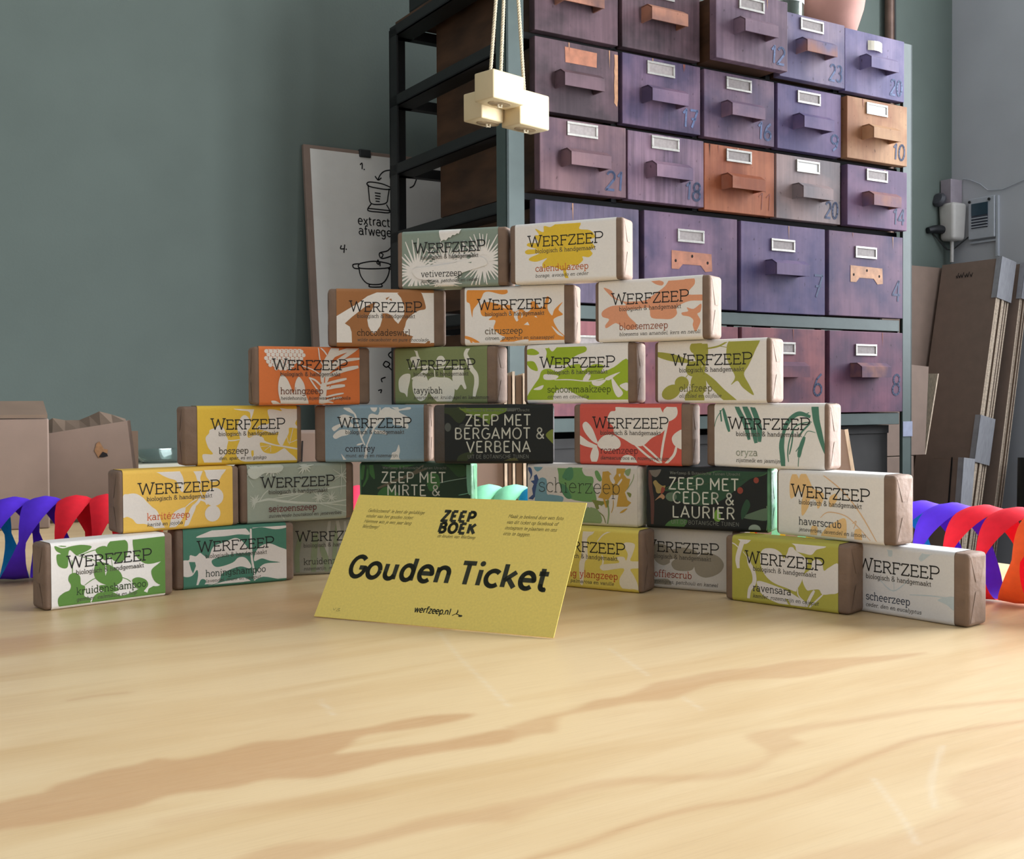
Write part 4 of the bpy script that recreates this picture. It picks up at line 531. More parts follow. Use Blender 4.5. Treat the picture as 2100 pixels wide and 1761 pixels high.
def make_table():
    m = bpy.data.materials.new('varnished_pine_plywood')
    m.use_nodes = True
    nt = m.node_tree
    N, Lk = nt.nodes.new, nt.links.new
    bs = nt.nodes['Principled BSDF']
    tc = N('ShaderNodeTexCoord')

    def noise(sc, scale, detail=4, dist=0.0):
        mp = N('ShaderNodeMapping')
        mp.inputs['Scale'].default_value = sc
        Lk(tc.outputs['Object'], mp.inputs[0])
        n = N('ShaderNodeTexNoise')
        n.inputs['Scale'].default_value = scale
        n.inputs['Detail'].default_value = detail
        n.inputs['Distortion'].default_value = dist
        Lk(mp.outputs[0], n.inputs['Vector'])
        return n

    def mix(fac, a, b, mode='MIX'):
        x = N('ShaderNodeMix')
        x.data_type = 'RGBA'
        x.blend_type = mode
        for s, v in ((x.inputs[0], fac), (x.inputs[6], a), (x.inputs[7], b)):
            if hasattr(v, 'links'):
                Lk(v, s)
            else:
                s.default_value = v
        return x.outputs[2]

    def ramp(src, p0, p1, c0=(0, 0, 0, 1), c1=(1, 1, 1, 1)):
        r = N('ShaderNodeValToRGB')
        r.color_ramp.elements[0].position, r.color_ramp.elements[1].position = p0, p1
        r.color_ramp.elements[0].color, r.color_ramp.elements[1].color = c0, c1
        Lk(src, r.inputs[0])
        return r.outputs[0]
    base = lin((208, 182, 140)) + (1,)
    dark = lin((184, 145, 104)) + (1,)
    fib = noise((5, 160, 1), 6, 3)
    broad = noise((1.0, 7, 1), 5, 3, 0.6)
    attr = N('ShaderNodeAttribute')
    attr.attribute_name = 'grain_shade'
    edge = noise((14, 60, 1), 7, 4)
    # break the grain bands up along the fibres
    mth = N('ShaderNodeMath')
    mth.operation = 'MULTIPLY_ADD'
    Lk(edge.outputs['Fac'], mth.inputs[0])
    mth.inputs[1].default_value = 0.5
    mth.inputs[2].default_value = 0.75
    mm = N('ShaderNodeMath')
    mm.operation = 'MULTIPLY'
    mm.use_clamp = True
    Lk(attr.outputs['Fac'], mm.inputs[0])
    Lk(mth.outputs[0], mm.inputs[1])
    c = mix(ramp(broad.outputs['Fac'], 0.42, 0.72), base, lin((196, 165, 120)) + (1,))
    c = mix(mm.outputs[0], c, dark)
    c = mix(ramp(fib.outputs['Fac'], 0.5, 0.75, (0, 0, 0, 1), (0.16, 0.16, 0.16, 1)), c, lin((160, 126, 90)) + (1,))
    sc = N('ShaderNodeAttribute')
    sc.attribute_name = 'scratch'
    c = mix(sc.outputs['Fac'], c, lin((214, 204, 184)) + (1,))
    Lk(c, bs.inputs['Base Color'])
    rg = N('ShaderNodeMapRange')
    Lk(noise((3, 40, 1), 8, 3).outputs['Fac'], rg.inputs[0])
    rg.inputs[3].default_value = 0.30
    rg.inputs[4].default_value = 0.46
    Lk(rg.outputs[0], bs.inputs['Roughness'])
    bs.inputs['Specular IOR Level'].default_value = 0.5
    bp = N('ShaderNodeBump')
    bp.inputs['Strength'].default_value = 0.05
    bp.inputs['Distance'].default_value = 0.001
    Lk(fib.outputs['Fac'], bp.inputs['Height'])
    Lk(bp.outputs[0], bs.inputs['Normal'])
    m_edge = mat('plywood_edge', (200, 172, 128), rough=0.6, noise=0.2, scale=30, stretch=(2, 2, 60))

    def axis(lo, hi, f0, f1, step, coarse):
        a = [lo]
        while a[-1] < f0 - coarse:
            a.append(a[-1] + coarse)
        a.append(f0)
        n = int(round((f1 - f0) / step))
        a += [f0 + (f1 - f0) * i / n for i in range(1, n + 1)]
        while a[-1] < hi - coarse:
            a.append(a[-1] + coarse)
        a.append(hi)
        return a
    S = axis(-1.15, 0.79, 0.0, 0.60, 0.0024, 0.08)
    T = axis(-0.35, 1.40, 0.19, 0.68, 0.0016, 0.08)
    shapes = []
    for g in GRAIN_SHADE:
        pts = [((Vector((x, y, 0)) @ TE1), (Vector((x, y, 0)) @ TE2)) for x, y in pairs(g[3])]
        if g[0] == 'b':
            pts = catmull(pts, True, 3)
        else:
            pts = catmull(pts, False, 5)
        xs, ys = [p[0] for p in pts], [p[1] for p in pts]
        shapes.append((g[0], g[1], g[2], pts, min(xs) - 0.02, max(xs) + 0.02, min(ys) - 0.02, max(ys) + 0.02))
    verts, gr, scv = [], [], []
    for t in T:
        for s in S:
            verts.append((s, t, 0))
            a = q = 0.0
            for k, inten, w, pts, x0, x1, y0, y1 in shapes:
                if not (x0 < s < x1 and y0 < t < y1):
                    continue
                n = len(pts)
                d = min(seg_dist(s, t, *pts[i], *pts[(i + 1) % n]) for i in range(n if k == 'b' else n - 1))
                if k == 'b':
                    sd = d if inside(s, t, pts) else -d
                    a = max(a, inten * min(1, max(0, 0.5 + sd / w)))
                elif k == 'l':
                    a = max(a, inten * math.exp(-(d / w / 1.6) ** 2))
                else:
                    q = max(q, inten * math.exp(-(d / max(w, 0.0009)) ** 2))
            gr.append(a)
            scv.append(q)
    ns, ntt = len(S), len(T)
    faces = [(j * ns + i, j * ns + i + 1, (j + 1) * ns + i + 1, (j + 1) * ns + i) for j in range(ntt - 1) for i in range(ns - 1)]
    n0 = len(verts)
    th = 0.024
    rim = [i for i in range(ns)] + [j * ns + ns - 1 for j in range(1, ntt)] + [(ntt - 1) * ns + i for i in range(ns - 2, -1, -1)] + [j * ns for j in range(ntt - 2, 0, -1)]
    for i in rim:
        verts.append((verts[i][0], verts[i][1], -th))
    k = len(rim)
    side = [(rim[(i + 1) % k], rim[i], n0 + i, n0 + (i + 1) % k) for i in range(k)]
    bot = [tuple(n0 + i for i in reversed(range(k)))]
    me = bpy.data.meshes.new('table_top')
    me.from_pydata(verts, [], faces + side + bot)
    me.materials.append(m)
    me.materials.append(m_edge)
    mi = [0] * len(faces) + [1] * (len(side) + 1)
    me.polygons.foreach_set('material_index', mi)
    for nm, vals in (('grain_shade', gr), ('scratch', scv)):
        at = me.attributes.new(nm, 'FLOAT', 'POINT')
        at.data.foreach_set('value', vals + [0.0] * k)
    TM = Matrix.Rotation(TA, 4, 'Z')
    root = thing('work_table', 'pale varnished plywood work table carrying the pile of soap bars', 'table', TM @ Matrix.Translation((-0.2, 0.5, FLOOR_Z)))
    o = bpy.data.objects.new('table_top', me)
    COL.objects.link(o)
    o.parent = root
    o.matrix_parent_inverse = Matrix.Identity(4)
    o.location = (0.2, -0.5, -FLOOR_Z)
    ml = mat('table_leg_pine', (190, 160, 118), rough=0.6, noise=0.15, scale=20, stretch=(6, 6, 1))
    for sx, ty in ((-1.08, -0.28), (0.70, -0.28), (-1.08, 1.33), (0.70, 1.33)):
        lb = MB()
        lb.box((sx - 0.03 + 0.2, ty - 0.03 - 0.5, 0), (sx + 0.03 + 0.2, ty + 0.03 - 0.5, -FLOOR_Z - 0.024), ml, 0.004)
        lb.build('leg', parent=root)
    return root


make_table()

# ------------------------------------------------------------------ the drawer cabinet
m_steel = mat('grey_green_painted_steel', (76, 90, 86), rough=0.5, noise=0.08, scale=30, bump=0.05)
m_dark_steel = mat('dark_steel', (30, 31, 31), rough=0.55, noise=0.12, scale=30)
m_black = mat('gap_shade_black', (12, 12, 13), rough=0.9)
m_side_wood = mat('old_brown_wood', (84, 56, 36), rough=0.6, noise=0.4, scale=9, stretch=(1, 1, 4))
m_brass = mat('nickel_label_frame', (176, 172, 164), rough=0.4, noise=0.1, metal=0.7, scale=200)
m_card = mat('aged_label_card', (164, 154, 150), rough=0.7, noise=0.12, scale=140)
m_card_bright = mat('clean_label_card', (246, 244, 240), rough=0.6, noise=0.02, scale=140)
m_blue = mat('faded_blue_paint', (58, 70, 104), rough=0.6, noise=0.25, scale=150)
m_pale_blue = mat('pale_blue_paint', (92, 108, 148), rough=0.6, noise=0.3, scale=150)
m_bare = mat('bare_orange_wood', (176, 112, 82), rough=0.6, noise=0.22, scale=60)
m_bare_pale = mat('bare_pale_wood', (194, 142, 104), rough=0.6, noise=0.25, scale=60)
m_hole = mat('screw_hole', (20, 14, 14), rough=0.9)
m_carved = mat('carved_brown_mark', (150, 80, 60), rough=0.6, noise=0.2, scale=100)


def drawer_mat(name, a, c, seed, streak):
    """old stained plywood: broad blotches, vertical streaks, small dark specks"""
    m = bpy.data.materials.new(name)
    m.use_nodes = True
    nt = m.node_tree
    N, Lk = nt.nodes.new, nt.links.new
    bs = nt.nodes['Principled BSDF']
    tc = N('ShaderNodeTexCoord')

    def noise(sc, scale, detail, off):
        mp = N('ShaderNodeMapping')
        mp.inputs['Scale'].default_value = sc
        mp.inputs['Location'].default_value = (seed * 3.7 + off, seed * 1.3, seed * 2.1 - off)
        Lk(tc.outputs['Object'], mp.inputs[0])
        n = N('ShaderNodeTexNoise')
        n.inputs['Scale'].default_value = scale
        n.inputs['Detail'].default_value = detail
        Lk(mp.outputs[0], n.inputs['Vector'])
        return n.outputs['Fac']

    def ramp(src, p0, p1, c0, c1):
        r = N('ShaderNodeValToRGB')
        r.color_ramp.elements[0].position, r.color_ramp.elements[1].position = p0, p1
        r.color_ramp.elements[0].color, r.color_ramp.elements[1].color = c0, c1
        Lk(src, r.inputs[0])
        return r.outputs[0]

    def mul(x, y, f=1.0):
        k = N('ShaderNodeMix')
        k.data_type = 'RGBA'
        k.blend_type = 'MULTIPLY'
        k.inputs[0].default_value = f
        Lk(x, k.inputs[6])
        Lk(y, k.inputs[7])
        return k.outputs[2]
    col = ramp(noise((1, 1, 1), 11, 4, 0), 0.38, 0.62, tuple(0.56 * x for x in lin(a)) + (1,), tuple(0.78 * x for x in lin(c)) + (1,))
    d = 1 - streak
    st = ramp(noise((60, 1, 3.0), 2.2, 5, 5), 0.34, 0.62, (d, d, d, 1), (1, 1, 1, 1))
    sp = ramp(noise((1, 1, 0.6), 120, 2, 9), 0.26, 0.33, (0.35, 0.3, 0.3, 1), (1, 1, 1, 1))
    col = mul(mul(col, st), sp, 0.7)
    Lk(col, bs.inputs['Base Color'])
    bs.inputs['Roughness'].default_value = 0.6
    bs.inputs['Specular IOR Level'].default_value = 0.25
    bp = N('ShaderNodeBump')
    bp.inputs['Strength'].default_value = 0.1
    bp.inputs['Distance'].default_value = 0.001
    Lk(noise((80, 1, 4), 4, 4, 3), bp.inputs['Height'])
    Lk(bp.outputs[0], bs.inputs['Normal'])
    return m


PURPLE, MAUVE, BROWNP = ((112, 96, 130), (146, 116, 140)), ((126, 108, 140), (160, 128, 146)), ((96, 78, 84), (128, 100, 108))  # bluish sky sheen worked into the purples; the brown partly holds left-hand shade
RED = ((132, 92, 112), (170, 108, 112))
# column/row, u0,u1,z0,z1, pull, colours, streak, holder, handle, number, number paint, label
DR = [
    ('a', 0, 1, 0.004, 0.190, 0, BROWNP, 0.25, 'h', 1, '', None, 'dark brown drawer at the top left'),
    ('a', 1, 1, 0.200, 0.391, 0, BROWNP, 0.3, 'h', 1, '', None, 'dark purple drawer with a worn orange handle, top row'),
    ('a', 2, 1, 0.396, 0.588, 0.042, ((150, 122, 142), (166, 136, 150)), 0.25, 'h', 1, '12', m_pale_blue, 'mauve drawer numbered 12, pulled out further than the rest'),
    ('a', 3, 1, 0.598, 0.790, 0.010, ((150, 140, 178), (170, 152, 172)), 0.15, 'h', 1, '23', m_pale_blue, 'lilac drawer numbered 23'),
    ('a', 4, 1, 0.802, 0.994, 0, ((138, 130, 178), (160, 146, 180)), 0.15, 'b', 1, '20', m_pale_blue, 'lilac drawer numbered 20 with a bright torn tag, top right corner'),
    ('a', 0, 2, 0.004, 0.190, 0, BROWNP, 0.2, 'p', 1, '', None, 'dark purple drawer with an orange patch where its label was'),
    ('a', 1, 2, 0.200, 0.392, 0, PURPLE, 0.25, 'h', 1, '17', m_pale_blue, 'purple drawer with smeared blue number and chipped lower edge'),
    ('a', 2, 2, 0.402, 0.592, 0, MAUVE, 0.2, 'h', 1, '16', m_pale_blue, 'mauve drawer numbered 16 with a vertical crack'),
    ('a', 3, 2, 0.601, 0.790, 0, ((122, 110, 158), (146, 124, 160)), 0.12, 'h', 1, '9', m_pale_blue, 'violet drawer with a blotted blue number'),
    ('a', 4, 2, 0.800, 0.994, 0.008, ((214, 150, 108), (222, 172, 128)), 0.12, 'w', 1, '10', m_blue, 'light orange drawer numbered 10'),
    ('a', 0, 3, 0.002, 0.194, 0.018, ((126, 98, 112), (146, 112, 116)), 0.22, 'h', 1, '21', m_blue, 'rose brown drawer numbered 21'),
    ('a', 1, 3, 0.203, 0.390, 0.012, ((136, 112, 140), (160, 128, 146)), 0.4, 'h', 1, '18', m_blue, 'streaky mauve drawer numbered 18'),
    ('a', 2, 3, 0.402, 0.592, 0, ((196, 108, 70), (206, 126, 88)), 0.2, 'h', 1, '11', m_carved, 'bright orange drawer with a carved 11'),
    ('a', 3, 3, 0.598, 0.788, 0, ((170, 158, 160), (186, 160, 156)), 0.15, 'w', 1, '20', m_blue, 'pale grey drawer numbered 20'),
    ('a', 4, 3, 0.801, 0.994, 0.008, ((138, 112, 148), (156, 118, 146)), 0.12, 'h', 1, '14', m_blue, 'mauve drawer numbered 14'),
    ('b', 0, 4, 0.003, 0.238, 0, ((112, 104, 132), (130, 114, 136)), 0.25, '', 0, '', None, 'large blue grey drawer behind the topmost bars'),
    ('b', 1, 4, 0.251, 0.489, 0, PURPLE, 0.12, 'h', 2, '', None, 'large violet drawer with a pale pink patch instead of a handle'),
    ('b', 2, 4, 0.499, 0.741, 0, ((108, 100, 148), (136, 116, 150)), 0.12, 'h', 1, '7', m_blue, 'large violet drawer numbered 7'),
    ('b', 3, 4, 0.753, 0.990, 0, ((116, 100, 136), (144, 112, 134)), 0.12, 'h', 2, '4', m_blue, 'large violet drawer numbered 4 with bare wood instead of a handle'),
    ('b', 0, 5, 0.003, 0.238, 0, RED, 0.12, 'h', 1, '', None, None),
    ('b', 1, 5, 0.251, 0.491, 0, RED, 0.12, 'h', 1, '', None, 'large reddish drawer mostly hidden behind the bars'),
    ('b', 2, 5, 0.501, 0.741, 0, RED, 0.12, 'h', 1, '6', m_blue, 'large reddish drawer numbered 6'),
    ('b', 3, 5, 0.755, 0.990, 0, ((122, 92, 118), (146, 98, 118)), 0.12, 'h', 1, '8', m_blue, 'large dusky red drawer numbered 8'),
]
ROWZ = {1: (0.792, 0.928), 2: (0.648, 0.781), 3: (0.5035, 0.635), 4: (0.306, 0.490), 5: (0.0965, 0.274)}


def make_cabinet():
    root = thing('drawer_cabinet', 'tall old workshop cabinet of numbered purple and orange drawers in a steel frame', 'cabinet', ROOM @ Matrix.Translation((0.5, 0.24, FLOOR_Z)))
    OFF = Vector((-0.5, -0.24, -FLOOR_Z))

    def put(mb, name, off=None, parent=root, smooth=None):
        o = mb.build(name, parent=parent, smooth=smooth)
        o.location = OFF if off is None else off
        return o

    def angle_iron(u, v, su, sv, z0, z1, w=0.036, t=0.004):
        k = MB()
        k.box((min(u, u + su * w), min(v, v + sv * t), z0), (max(u, u + su * w), max(v, v + sv * t), z1), m_steel)
        k.box((min(u, u + su * t), min(v, v + sv * w), z0), (max(u, u + su * t), max(v, v + sv * w), z1), m_steel)
        return k
    UL, UR, VF, VB = -0.055, 1.022, 0.001, 0.480
    put(angle_iron(UL, VF, 1, 1, FLOOR_Z, 0.926), 'post')
    put(angle_iron(UR, VF, -1, 1, FLOOR_Z, 0.926, w=0.030), 'post')
    for u, su in ((UL, 1), (UR, -1)):
        k = angle_iron(u, VB, su, -1, FLOOR_Z, 0.912)
        k.mats = [m_dark_steel]
        put(k, 'post')
    # side rails, one pair for each drawer level
    for z in (0.895, 0.748, 0.604, 0.462, 0.270, 0.072, -0.36):
        for u, s in ((UL, 1), (UR, -1)):
            k = MB()
            k.box((min(u, u + s * 0.004), VF + 0.036, z), (max(u, u + s * 0.004), VB - 0.004, z + 0.022), m_dark_steel)
            k.box((min(u, u + s * 0.045), VF + 0.036, z), (max(u, u + s * 0.045), VB - 0.004, z + 0.003), m_dark_steel)
            put(k, 'side_rail')
        k = MB()
        k.box((UL + 0.004, VB - 0.024, z), (UR - 0.004, VB - 0.004, z + 0.020), m_dark_steel)
        put(k, 'back_rail')
    for z0, z1 in ((0.2775, 0.3025), (0.068, 0.0935)):
        k = MB()
        k.box((UL + 0.036, 0.004, z0), (0.984, 0.030, z1), m_steel, 0.001)
        put(k, 'front_rail')
    # near-black strips behind the gaps, painting in the shade between drawers
    for z in (0.786, 0.641, 0.4965):
        k = MB()
        k.box((-0.019, 0.022, z - 0.006), (0.996, 0.03, z + 0.006), m_black)
        put(k, 'gap_shade_strip')
    for us, z0, z1 in (((0.195, 0.396, 0.595, 0.796), 0.50, 0.925), ((0.2445, 0.494, 0.747), 0.095, 0.49)):
        for u in us:
            k = MB()
            k.box((u - 0.006, 0.022, z0), (u + 0.006, 0.03, z1), m_black)
            put(k, 'gap_shade_strip')
    k = MB()
    k.box((UL + 0.006, 0.03, 0.918), (UR - 0.006, VB - 0.02, 0.926), m_side_wood)
    put(k, 'top_board')
    k = MB()
    k.box((UL + 0.006, 0.006, -0.37), (UR - 0.006, VB - 0.006, -0.361), m_side_wood)
    put(k, 'lower_shelf')
    k = MB()
    k.box((UR - 0.031, -0.001, 0.040), (UR + 0.001, 0.0005, 0.074), mat('lilac_tape', (150, 156, 180), rough=0.5, noise=0.1))
    put(k, 'tape_patch')
    # drawers
    for i, (blk, ci, row, u0, u1, pull, (ca, cb), streak, holder, handle, num, numm, label) in enumerate(DR):
        rnd = random.Random(100 + i)
        z0, z1 = ROWZ[row]
        z0 += rnd.uniform(-0.001, 0.001)
        z1 += rnd.uniform(-0.0015, 0.001) + (0.003 if label and '12' in label else 0)
        w, h = u1 - u0, z1 - z0
        dm = drawer_mat('drawer_stain_%02d' % i, ca, cb, i, streak)
        k = MB()
        k.box((0, 0, 0), (w, 0.019, h), dm, 0.0012)
        top = 0.012 if row != 1 else 0.014
        k.box((0.010, 0.019, 0.004), (w - 0.010, 0.395, h - top), m_side_wood)

        def fn(x, y, k_=0.0006):
            return (x, -k_, y)
        if num:
            hh = 0.034 if blk == 'a' else 0.046
            nx1 = w - 0.008
            nx0 = nx1 - (0.040 if len(num) == 2 else 0.026) * (1 if blk == 'a' else 1.15)
            write(k, num, nx0, nx1, 0.012 if blk == 'a' else 0.038, hh, 0.0048 if numm is not m_carved else 0.002, numm, fn, slab=False, shear=0.08)
        if holder == 'p':
            pp = [(0.066, 0.094), (0.136, 0.094), (0.137, 0.121), (0.065, 0.122)]
            k.face([fn(*q) for q in pp], m_bare)
            strip = [(w - 0.009, 0.125)] + [(w - 0.009 + rnd.uniform(-0.001, 0.001), 0.125 - j * 0.01) for j in range(1, 10)] + [(w - 0.003, 0.028), (w - 0.001, 0.04), (w - 0.0008, 0.125)]
            k.face([fn(*q) for q in strip], m_bare_pale)
        if handle == 2:
            c = w * 0.50
            zz = 0.075
            pp = [(c - 0.052, zz), (c - 0.034, zz), (c - 0.024, zz + 0.010), (c + 0.022, zz + 0.010), (c + 0.034, zz - 0.002), (c + 0.052, zz), (c + 0.050, zz + 0.034), (c - 0.052, zz + 0.036)]
            tri = tessellate_polygon([[Vector((a, b_, 0)) for a, b_ in pp]])
            for t in tri:
                k.face([fn(*pp[q]) for q in t], m_bare if ci == 1 else m_bare_pale)
            for hx, hz in ((c - 0.042, zz + 0.016), (c, zz + 0.027), (c + 0.040, zz + 0.016)):
                k.face([fn(hx + 0.0026 * math.cos(q * PI / 4), hz + 0.0032 * math.sin(q * PI / 4), 0.0009) for q in range(8)], m_hole)
        if rnd.random() < 0.7:           # splinters along an edge
            for _ in range(rnd.randint(1, 3)):
                sx = rnd.uniform(0.008, w - 0.01)
                k.face([fn(sx, h - 0.001), fn(sx + 0.0025, h - 0.001), fn(sx + 0.0018, h - rnd.uniform(0.012, 0.04))], rnd.choice((m_hole, m_carved, m_bare_pale)))
        o = put(k, 'drawer', off=OFF + Vector((u0, -pull, z0)))
        if label:
            o['label'] = label
        hc = w * 0.5 - 0.006
        hz = (0.042 if row != 1 else 0.050) if blk == 'a' else 0.076
        if handle == 1:
            hw = 0.088 if blk == 'a' else 0.094
            g = MB()
            prof = [(0, 0.032), (-0.019, 0.032), (-0.033, 0.023), (-0.033, 0.0), (-0.0305, 0.0), (-0.0305, 0.0215), (-0.0185, 0.0295), (0, 0.0295)]
            # profile in the YZ plane, extruded along X
            MX = Matrix(((0, 1, 0, 0), (1, 0, 0, 0), (0, 0, 1, 0), (0, 0, 0, 1)))
            hm = drawer_mat('handle_stain_%02d' % i, tuple(min(255, x + 6) for x in ca), cb if rnd.random() < 0.7 else (196, 136, 110), i + 40, 0.1)
            g.prism(prof, hw, hm, MX)
            endp = [(0, 0.032), (-0.019, 0.032), (-0.0325, 0.023), (-0.0325, 0.001), (0, 0.001)]
            for ex in (0.0, hw - 0.003):
                g.prism(endp, 0.003, hm, Matrix.Translation((ex, 0, 0)) @ MX)
            g.build('handle', parent=o).location = (hc - hw / 2, 0, hz)
        if holder in ('h', 'w'):
            g = MB()
            W_, H_, t = 0.068, 0.0255, 0.0045
            hzz = (0.101 if row != 1 else 0.104) if blk == 'a' else (0.128 if row == 4 else 0.124)
            g.box((0, -0.003, 0), (W_, 0, t), m_brass, 0.0006)
            g.box((0, -0.003, H_ - t), (W_, 0, H_), m_brass, 0.0006)
            g.box((0, -0.003, t), (t, 0, H_ - t), m_brass, 0.0006)
            g.box((W_ - t, -0.003, t), (W_, 0, H_ - t), m_brass, 0.0006)
            g.box((t, -0.0012, t), (W_ - t, 0, H_ - t), m_card_bright if holder == 'w' else m_card)
            g.build('label_holder', parent=o).location = (hc - W_ / 2 + 0.002, 0, hzz)
        if holder == 'b':
            g = MB()
            mt = mat('bright_metal_tag', (238, 228, 205), rough=0.3, metal=0.6, noise=0.1)
            pts = [(-0.002 - 0.006 * math.sin(q / 6 * PI), q / 6 * 0.046) for q in range(7)]
            vs = [(x, y, z) for y, x in pts for z in (0, 0.021)]
            g.mesh(vs, [(2 * q, 2 * q + 2, 2 * q + 3, 2 * q + 1) for q in range(6)], mt)
            g.build('metal_tag', parent=o).location = (hc - 0.02, 0, 0.098)
    return root


make_cabinet()

# ------------------------------------------------------------------ the wrapped soap bars
BL_, BH, BD, PITCH_Z = 0.085, 0.0412, 0.0205, 0.0420
WHITE = (238, 233, 226)
m_kraft = mat('kraft_paper', (126, 104, 88), rough=0.7, noise=0.10, scale=90, bump=0.45, bscale=120, spec=0.3)
m_kraft_dark = mat('dark_paper_wrap', (70, 62, 54), rough=0.5, noise=0.12, scale=90, bump=0.4, bscale=120)
m_wrap_green = mat('leaf_print_wrap', (96, 150, 108), rough=0.45, noise=0.35, scale=60, bump=0.4, bscale=120)
m_wrap_cream = mat('hand_made_paper', (205, 198, 186), rough=0.8, noise=0.12, scale=140, bump=0.6, bscale=200)
TXT = (30, 28, 27)


def rround(z, r=0.0026, h=BH):
    """how far the rounded front recedes near the bar's top and bottom edges"""
    d = max(0.0, r - z, z - (h - r))
    return r - math.sqrt(max(0.0, r * r - d * d))


def clip_half(poly, ax, val, keep_less):
    out = []
    n = len(poly)
    for i in range(n):
        p, q = poly[i], poly[(i + 1) % n]
        fp = (val - p[ax]) if keep_less else (p[ax] - val)
        fq = (val - q[ax]) if keep_less else (q[ax] - val)
        if fp >= 0:
            out.append(p)
        if (fp > 0 > fq) or (fp < 0 < fq):
            t = fp / (fp - fq)
            out.append((p[0] + (q[0] - p[0]) * t, p[1] + (q[1] - p[1]) * t))
    return out


class Sleeve:
    """paper band round a bar; its print (art and writing) is laid on the front of the same mesh"""

    def __init__(self, u0, u1, base, gain):
        self.x0, self.x1 = -BL_ / 2 + u0 * BL_, -BL_ / 2 + u1 * BL_
        self.w, self.h = self.x1 - self.x0, BH
        self.mb = MB()
        self.base = ink(base, gain)
        self.off = 0.00034
        r, t = 0.0026, 0.0003
        prof = []
        y0, y1, z0, z1 = -BD / 2 - t, BD / 2 + t, -t, BH + t
        for cx, cz, a0 in ((y0 + r, z0 + r, 180), (y1 - r, z0 + r, 270), (y1 - r, z1 - r, 0), (y0 + r, z1 - r, 90)):
            for k in range(6):
                q = R(a0 + 90 * k / 5)
                prof.append((cx + r * math.cos(q), cz + r * math.sin(q)))
        n = len(prof)
        vs = [(self.x0, y, z) for y, z in prof] + [(self.x1, y, z) for y, z in prof]
        self.mb.mesh(vs, [((i + 1) % n, i, n + i, n + (i + 1) % n) for i in range(n)], self.base)

    def pt(self, x, y):
        """label point: x from the left edge, y up from the lower edge (metres)"""
        return (self.x0 + x, -BD / 2 - self.off + rround(y), y)

    def poly(self, pts, m):
        """filled outline given in label coordinates (x right, y up), clipped to the label"""
        self.off += 0.000006
        tri = tessellate_polygon([[Vector((p[0], p[1], 0)) for p in pts]])
        cuts = [0.0, 0.0007, 0.0016, 0.0027, self.h - 0.0027, self.h - 0.0016, self.h - 0.0007, self.h]
        for t in tri:
            p = [pts[i] for i in t]
            a = (p[1][0] - p[0][0]) * (p[2][1] - p[0][1]) - (p[1][1] - p[0][1]) * (p[2][0] - p[0][0])
            if abs(a) < 1e-12:
                continue
            if a < 0:
                p = p[::-1]
            p = clip_half(clip_half(p, 0, 0.0, False), 0, self.w, True)
            for lo, hi in zip(cuts, cuts[1:]):
                if len(p) < 3:
                    break
                q = clip_half(clip_half(p, 1, lo, False), 1, hi, True)
                if len(q) >= 3:
                    self.mb.face([self.pt(*c) for c in q], m)

    def stroke(self, pts, w, m):
        k = len(pts)
        L_, Rr = [], []
        for i in range(k):
            a, b = pts[max(i - 1, 0)], pts[min(i + 1, k - 1)]
            dx, dy = b[0] - a[0], b[1] - a[1]
            d = math.hypot(dx, dy) or 1
            f = w / 2 * (0.55 + 0.45 * min(1, 4 * min(i, k - 1 - i) / k + 0.1))
            L_.append((pts[i][0] - dy / d * f, pts[i][1] + dx / d * f))
            Rr.append((pts[i][0] + dy / d * f, pts[i][1] - dx / d * f))
        for i in range(k - 1):
            self.off -= 0.000006
            self.poly([L_[i], Rr[i], Rr[i + 1], L_[i + 1]], m)
        self.off += 0.000006

    def art(self, items, pal, gain, seed):
        rnd = random.Random(seed)
        W, H = self.w, self.h

        def cv(u, v):
            return (u * W, (1 - v) * H)
        for it in items:
            k, m = it[0], ink(pal[min(it[1], len(pal) - 1)], gain)
            if k in 'bp':
                pts = [cv(*p) for p in pairs(it[2])]
                self.poly(catmull(pts, True, 4) if k == 'b' else pts, m)
            elif k == 's':
                pts = [cv(*p) for p in pairs(it[3])]
                self.stroke(catmull(pts, False, 5) if len(pts) > 2 else pts, it[2] * W, m)
            elif k == 'e':
                cx, cy = cv(it[2], it[3])
                q = R(-it[6])
                self.poly([(cx + it[4] * W * math.cos(t) * math.cos(q) - it[5] * W * math.sin(t) * math.sin(q), cy + it[4] * W * math.cos(t) * math.sin(q) + it[5] * W * math.sin(t) * math.cos(q)) for t in [i * PI / 10 for i in range(20)]], m)
            elif k == 'r':
                cx, cy = cv(it[2], it[3])
                core, r0, r1, n, w, a0, a1 = it[4] * W, it[5] * W, it[6] * W, it[7], it[8] * W, it[9], it[10]
                self.poly([(cx + core * math.cos(t) * rnd.uniform(0.9, 1.1), cy + core * math.sin(t) * rnd.uniform(0.9, 1.1)) for t in [i * PI / 9 for i in range(18)]], m)
                for i in range(n):
                    # angles are measured clockwise on the label from its right
                    t = -R(a0 + (a1 - a0) * (i + rnd.uniform(0.2, 0.8)) / n)
                    rr = rnd.uniform(r0, r1)
                    c, s = math.cos(t), math.sin(t)
                    self.poly([(cx + c * core * 0.6 - s * w * 0.6, cy + s * core * 0.6 + c * w * 0.6), (cx + c * core * 0.6 + s * w * 0.6, cy + s * core * 0.6 - c * w * 0.6), (cx + c * rr + s * w * 0.18, cy + s * rr - c * w * 0.18), (cx + c * rr - s * w * 0.18, cy + s * rr + c * w * 0.18)], m)

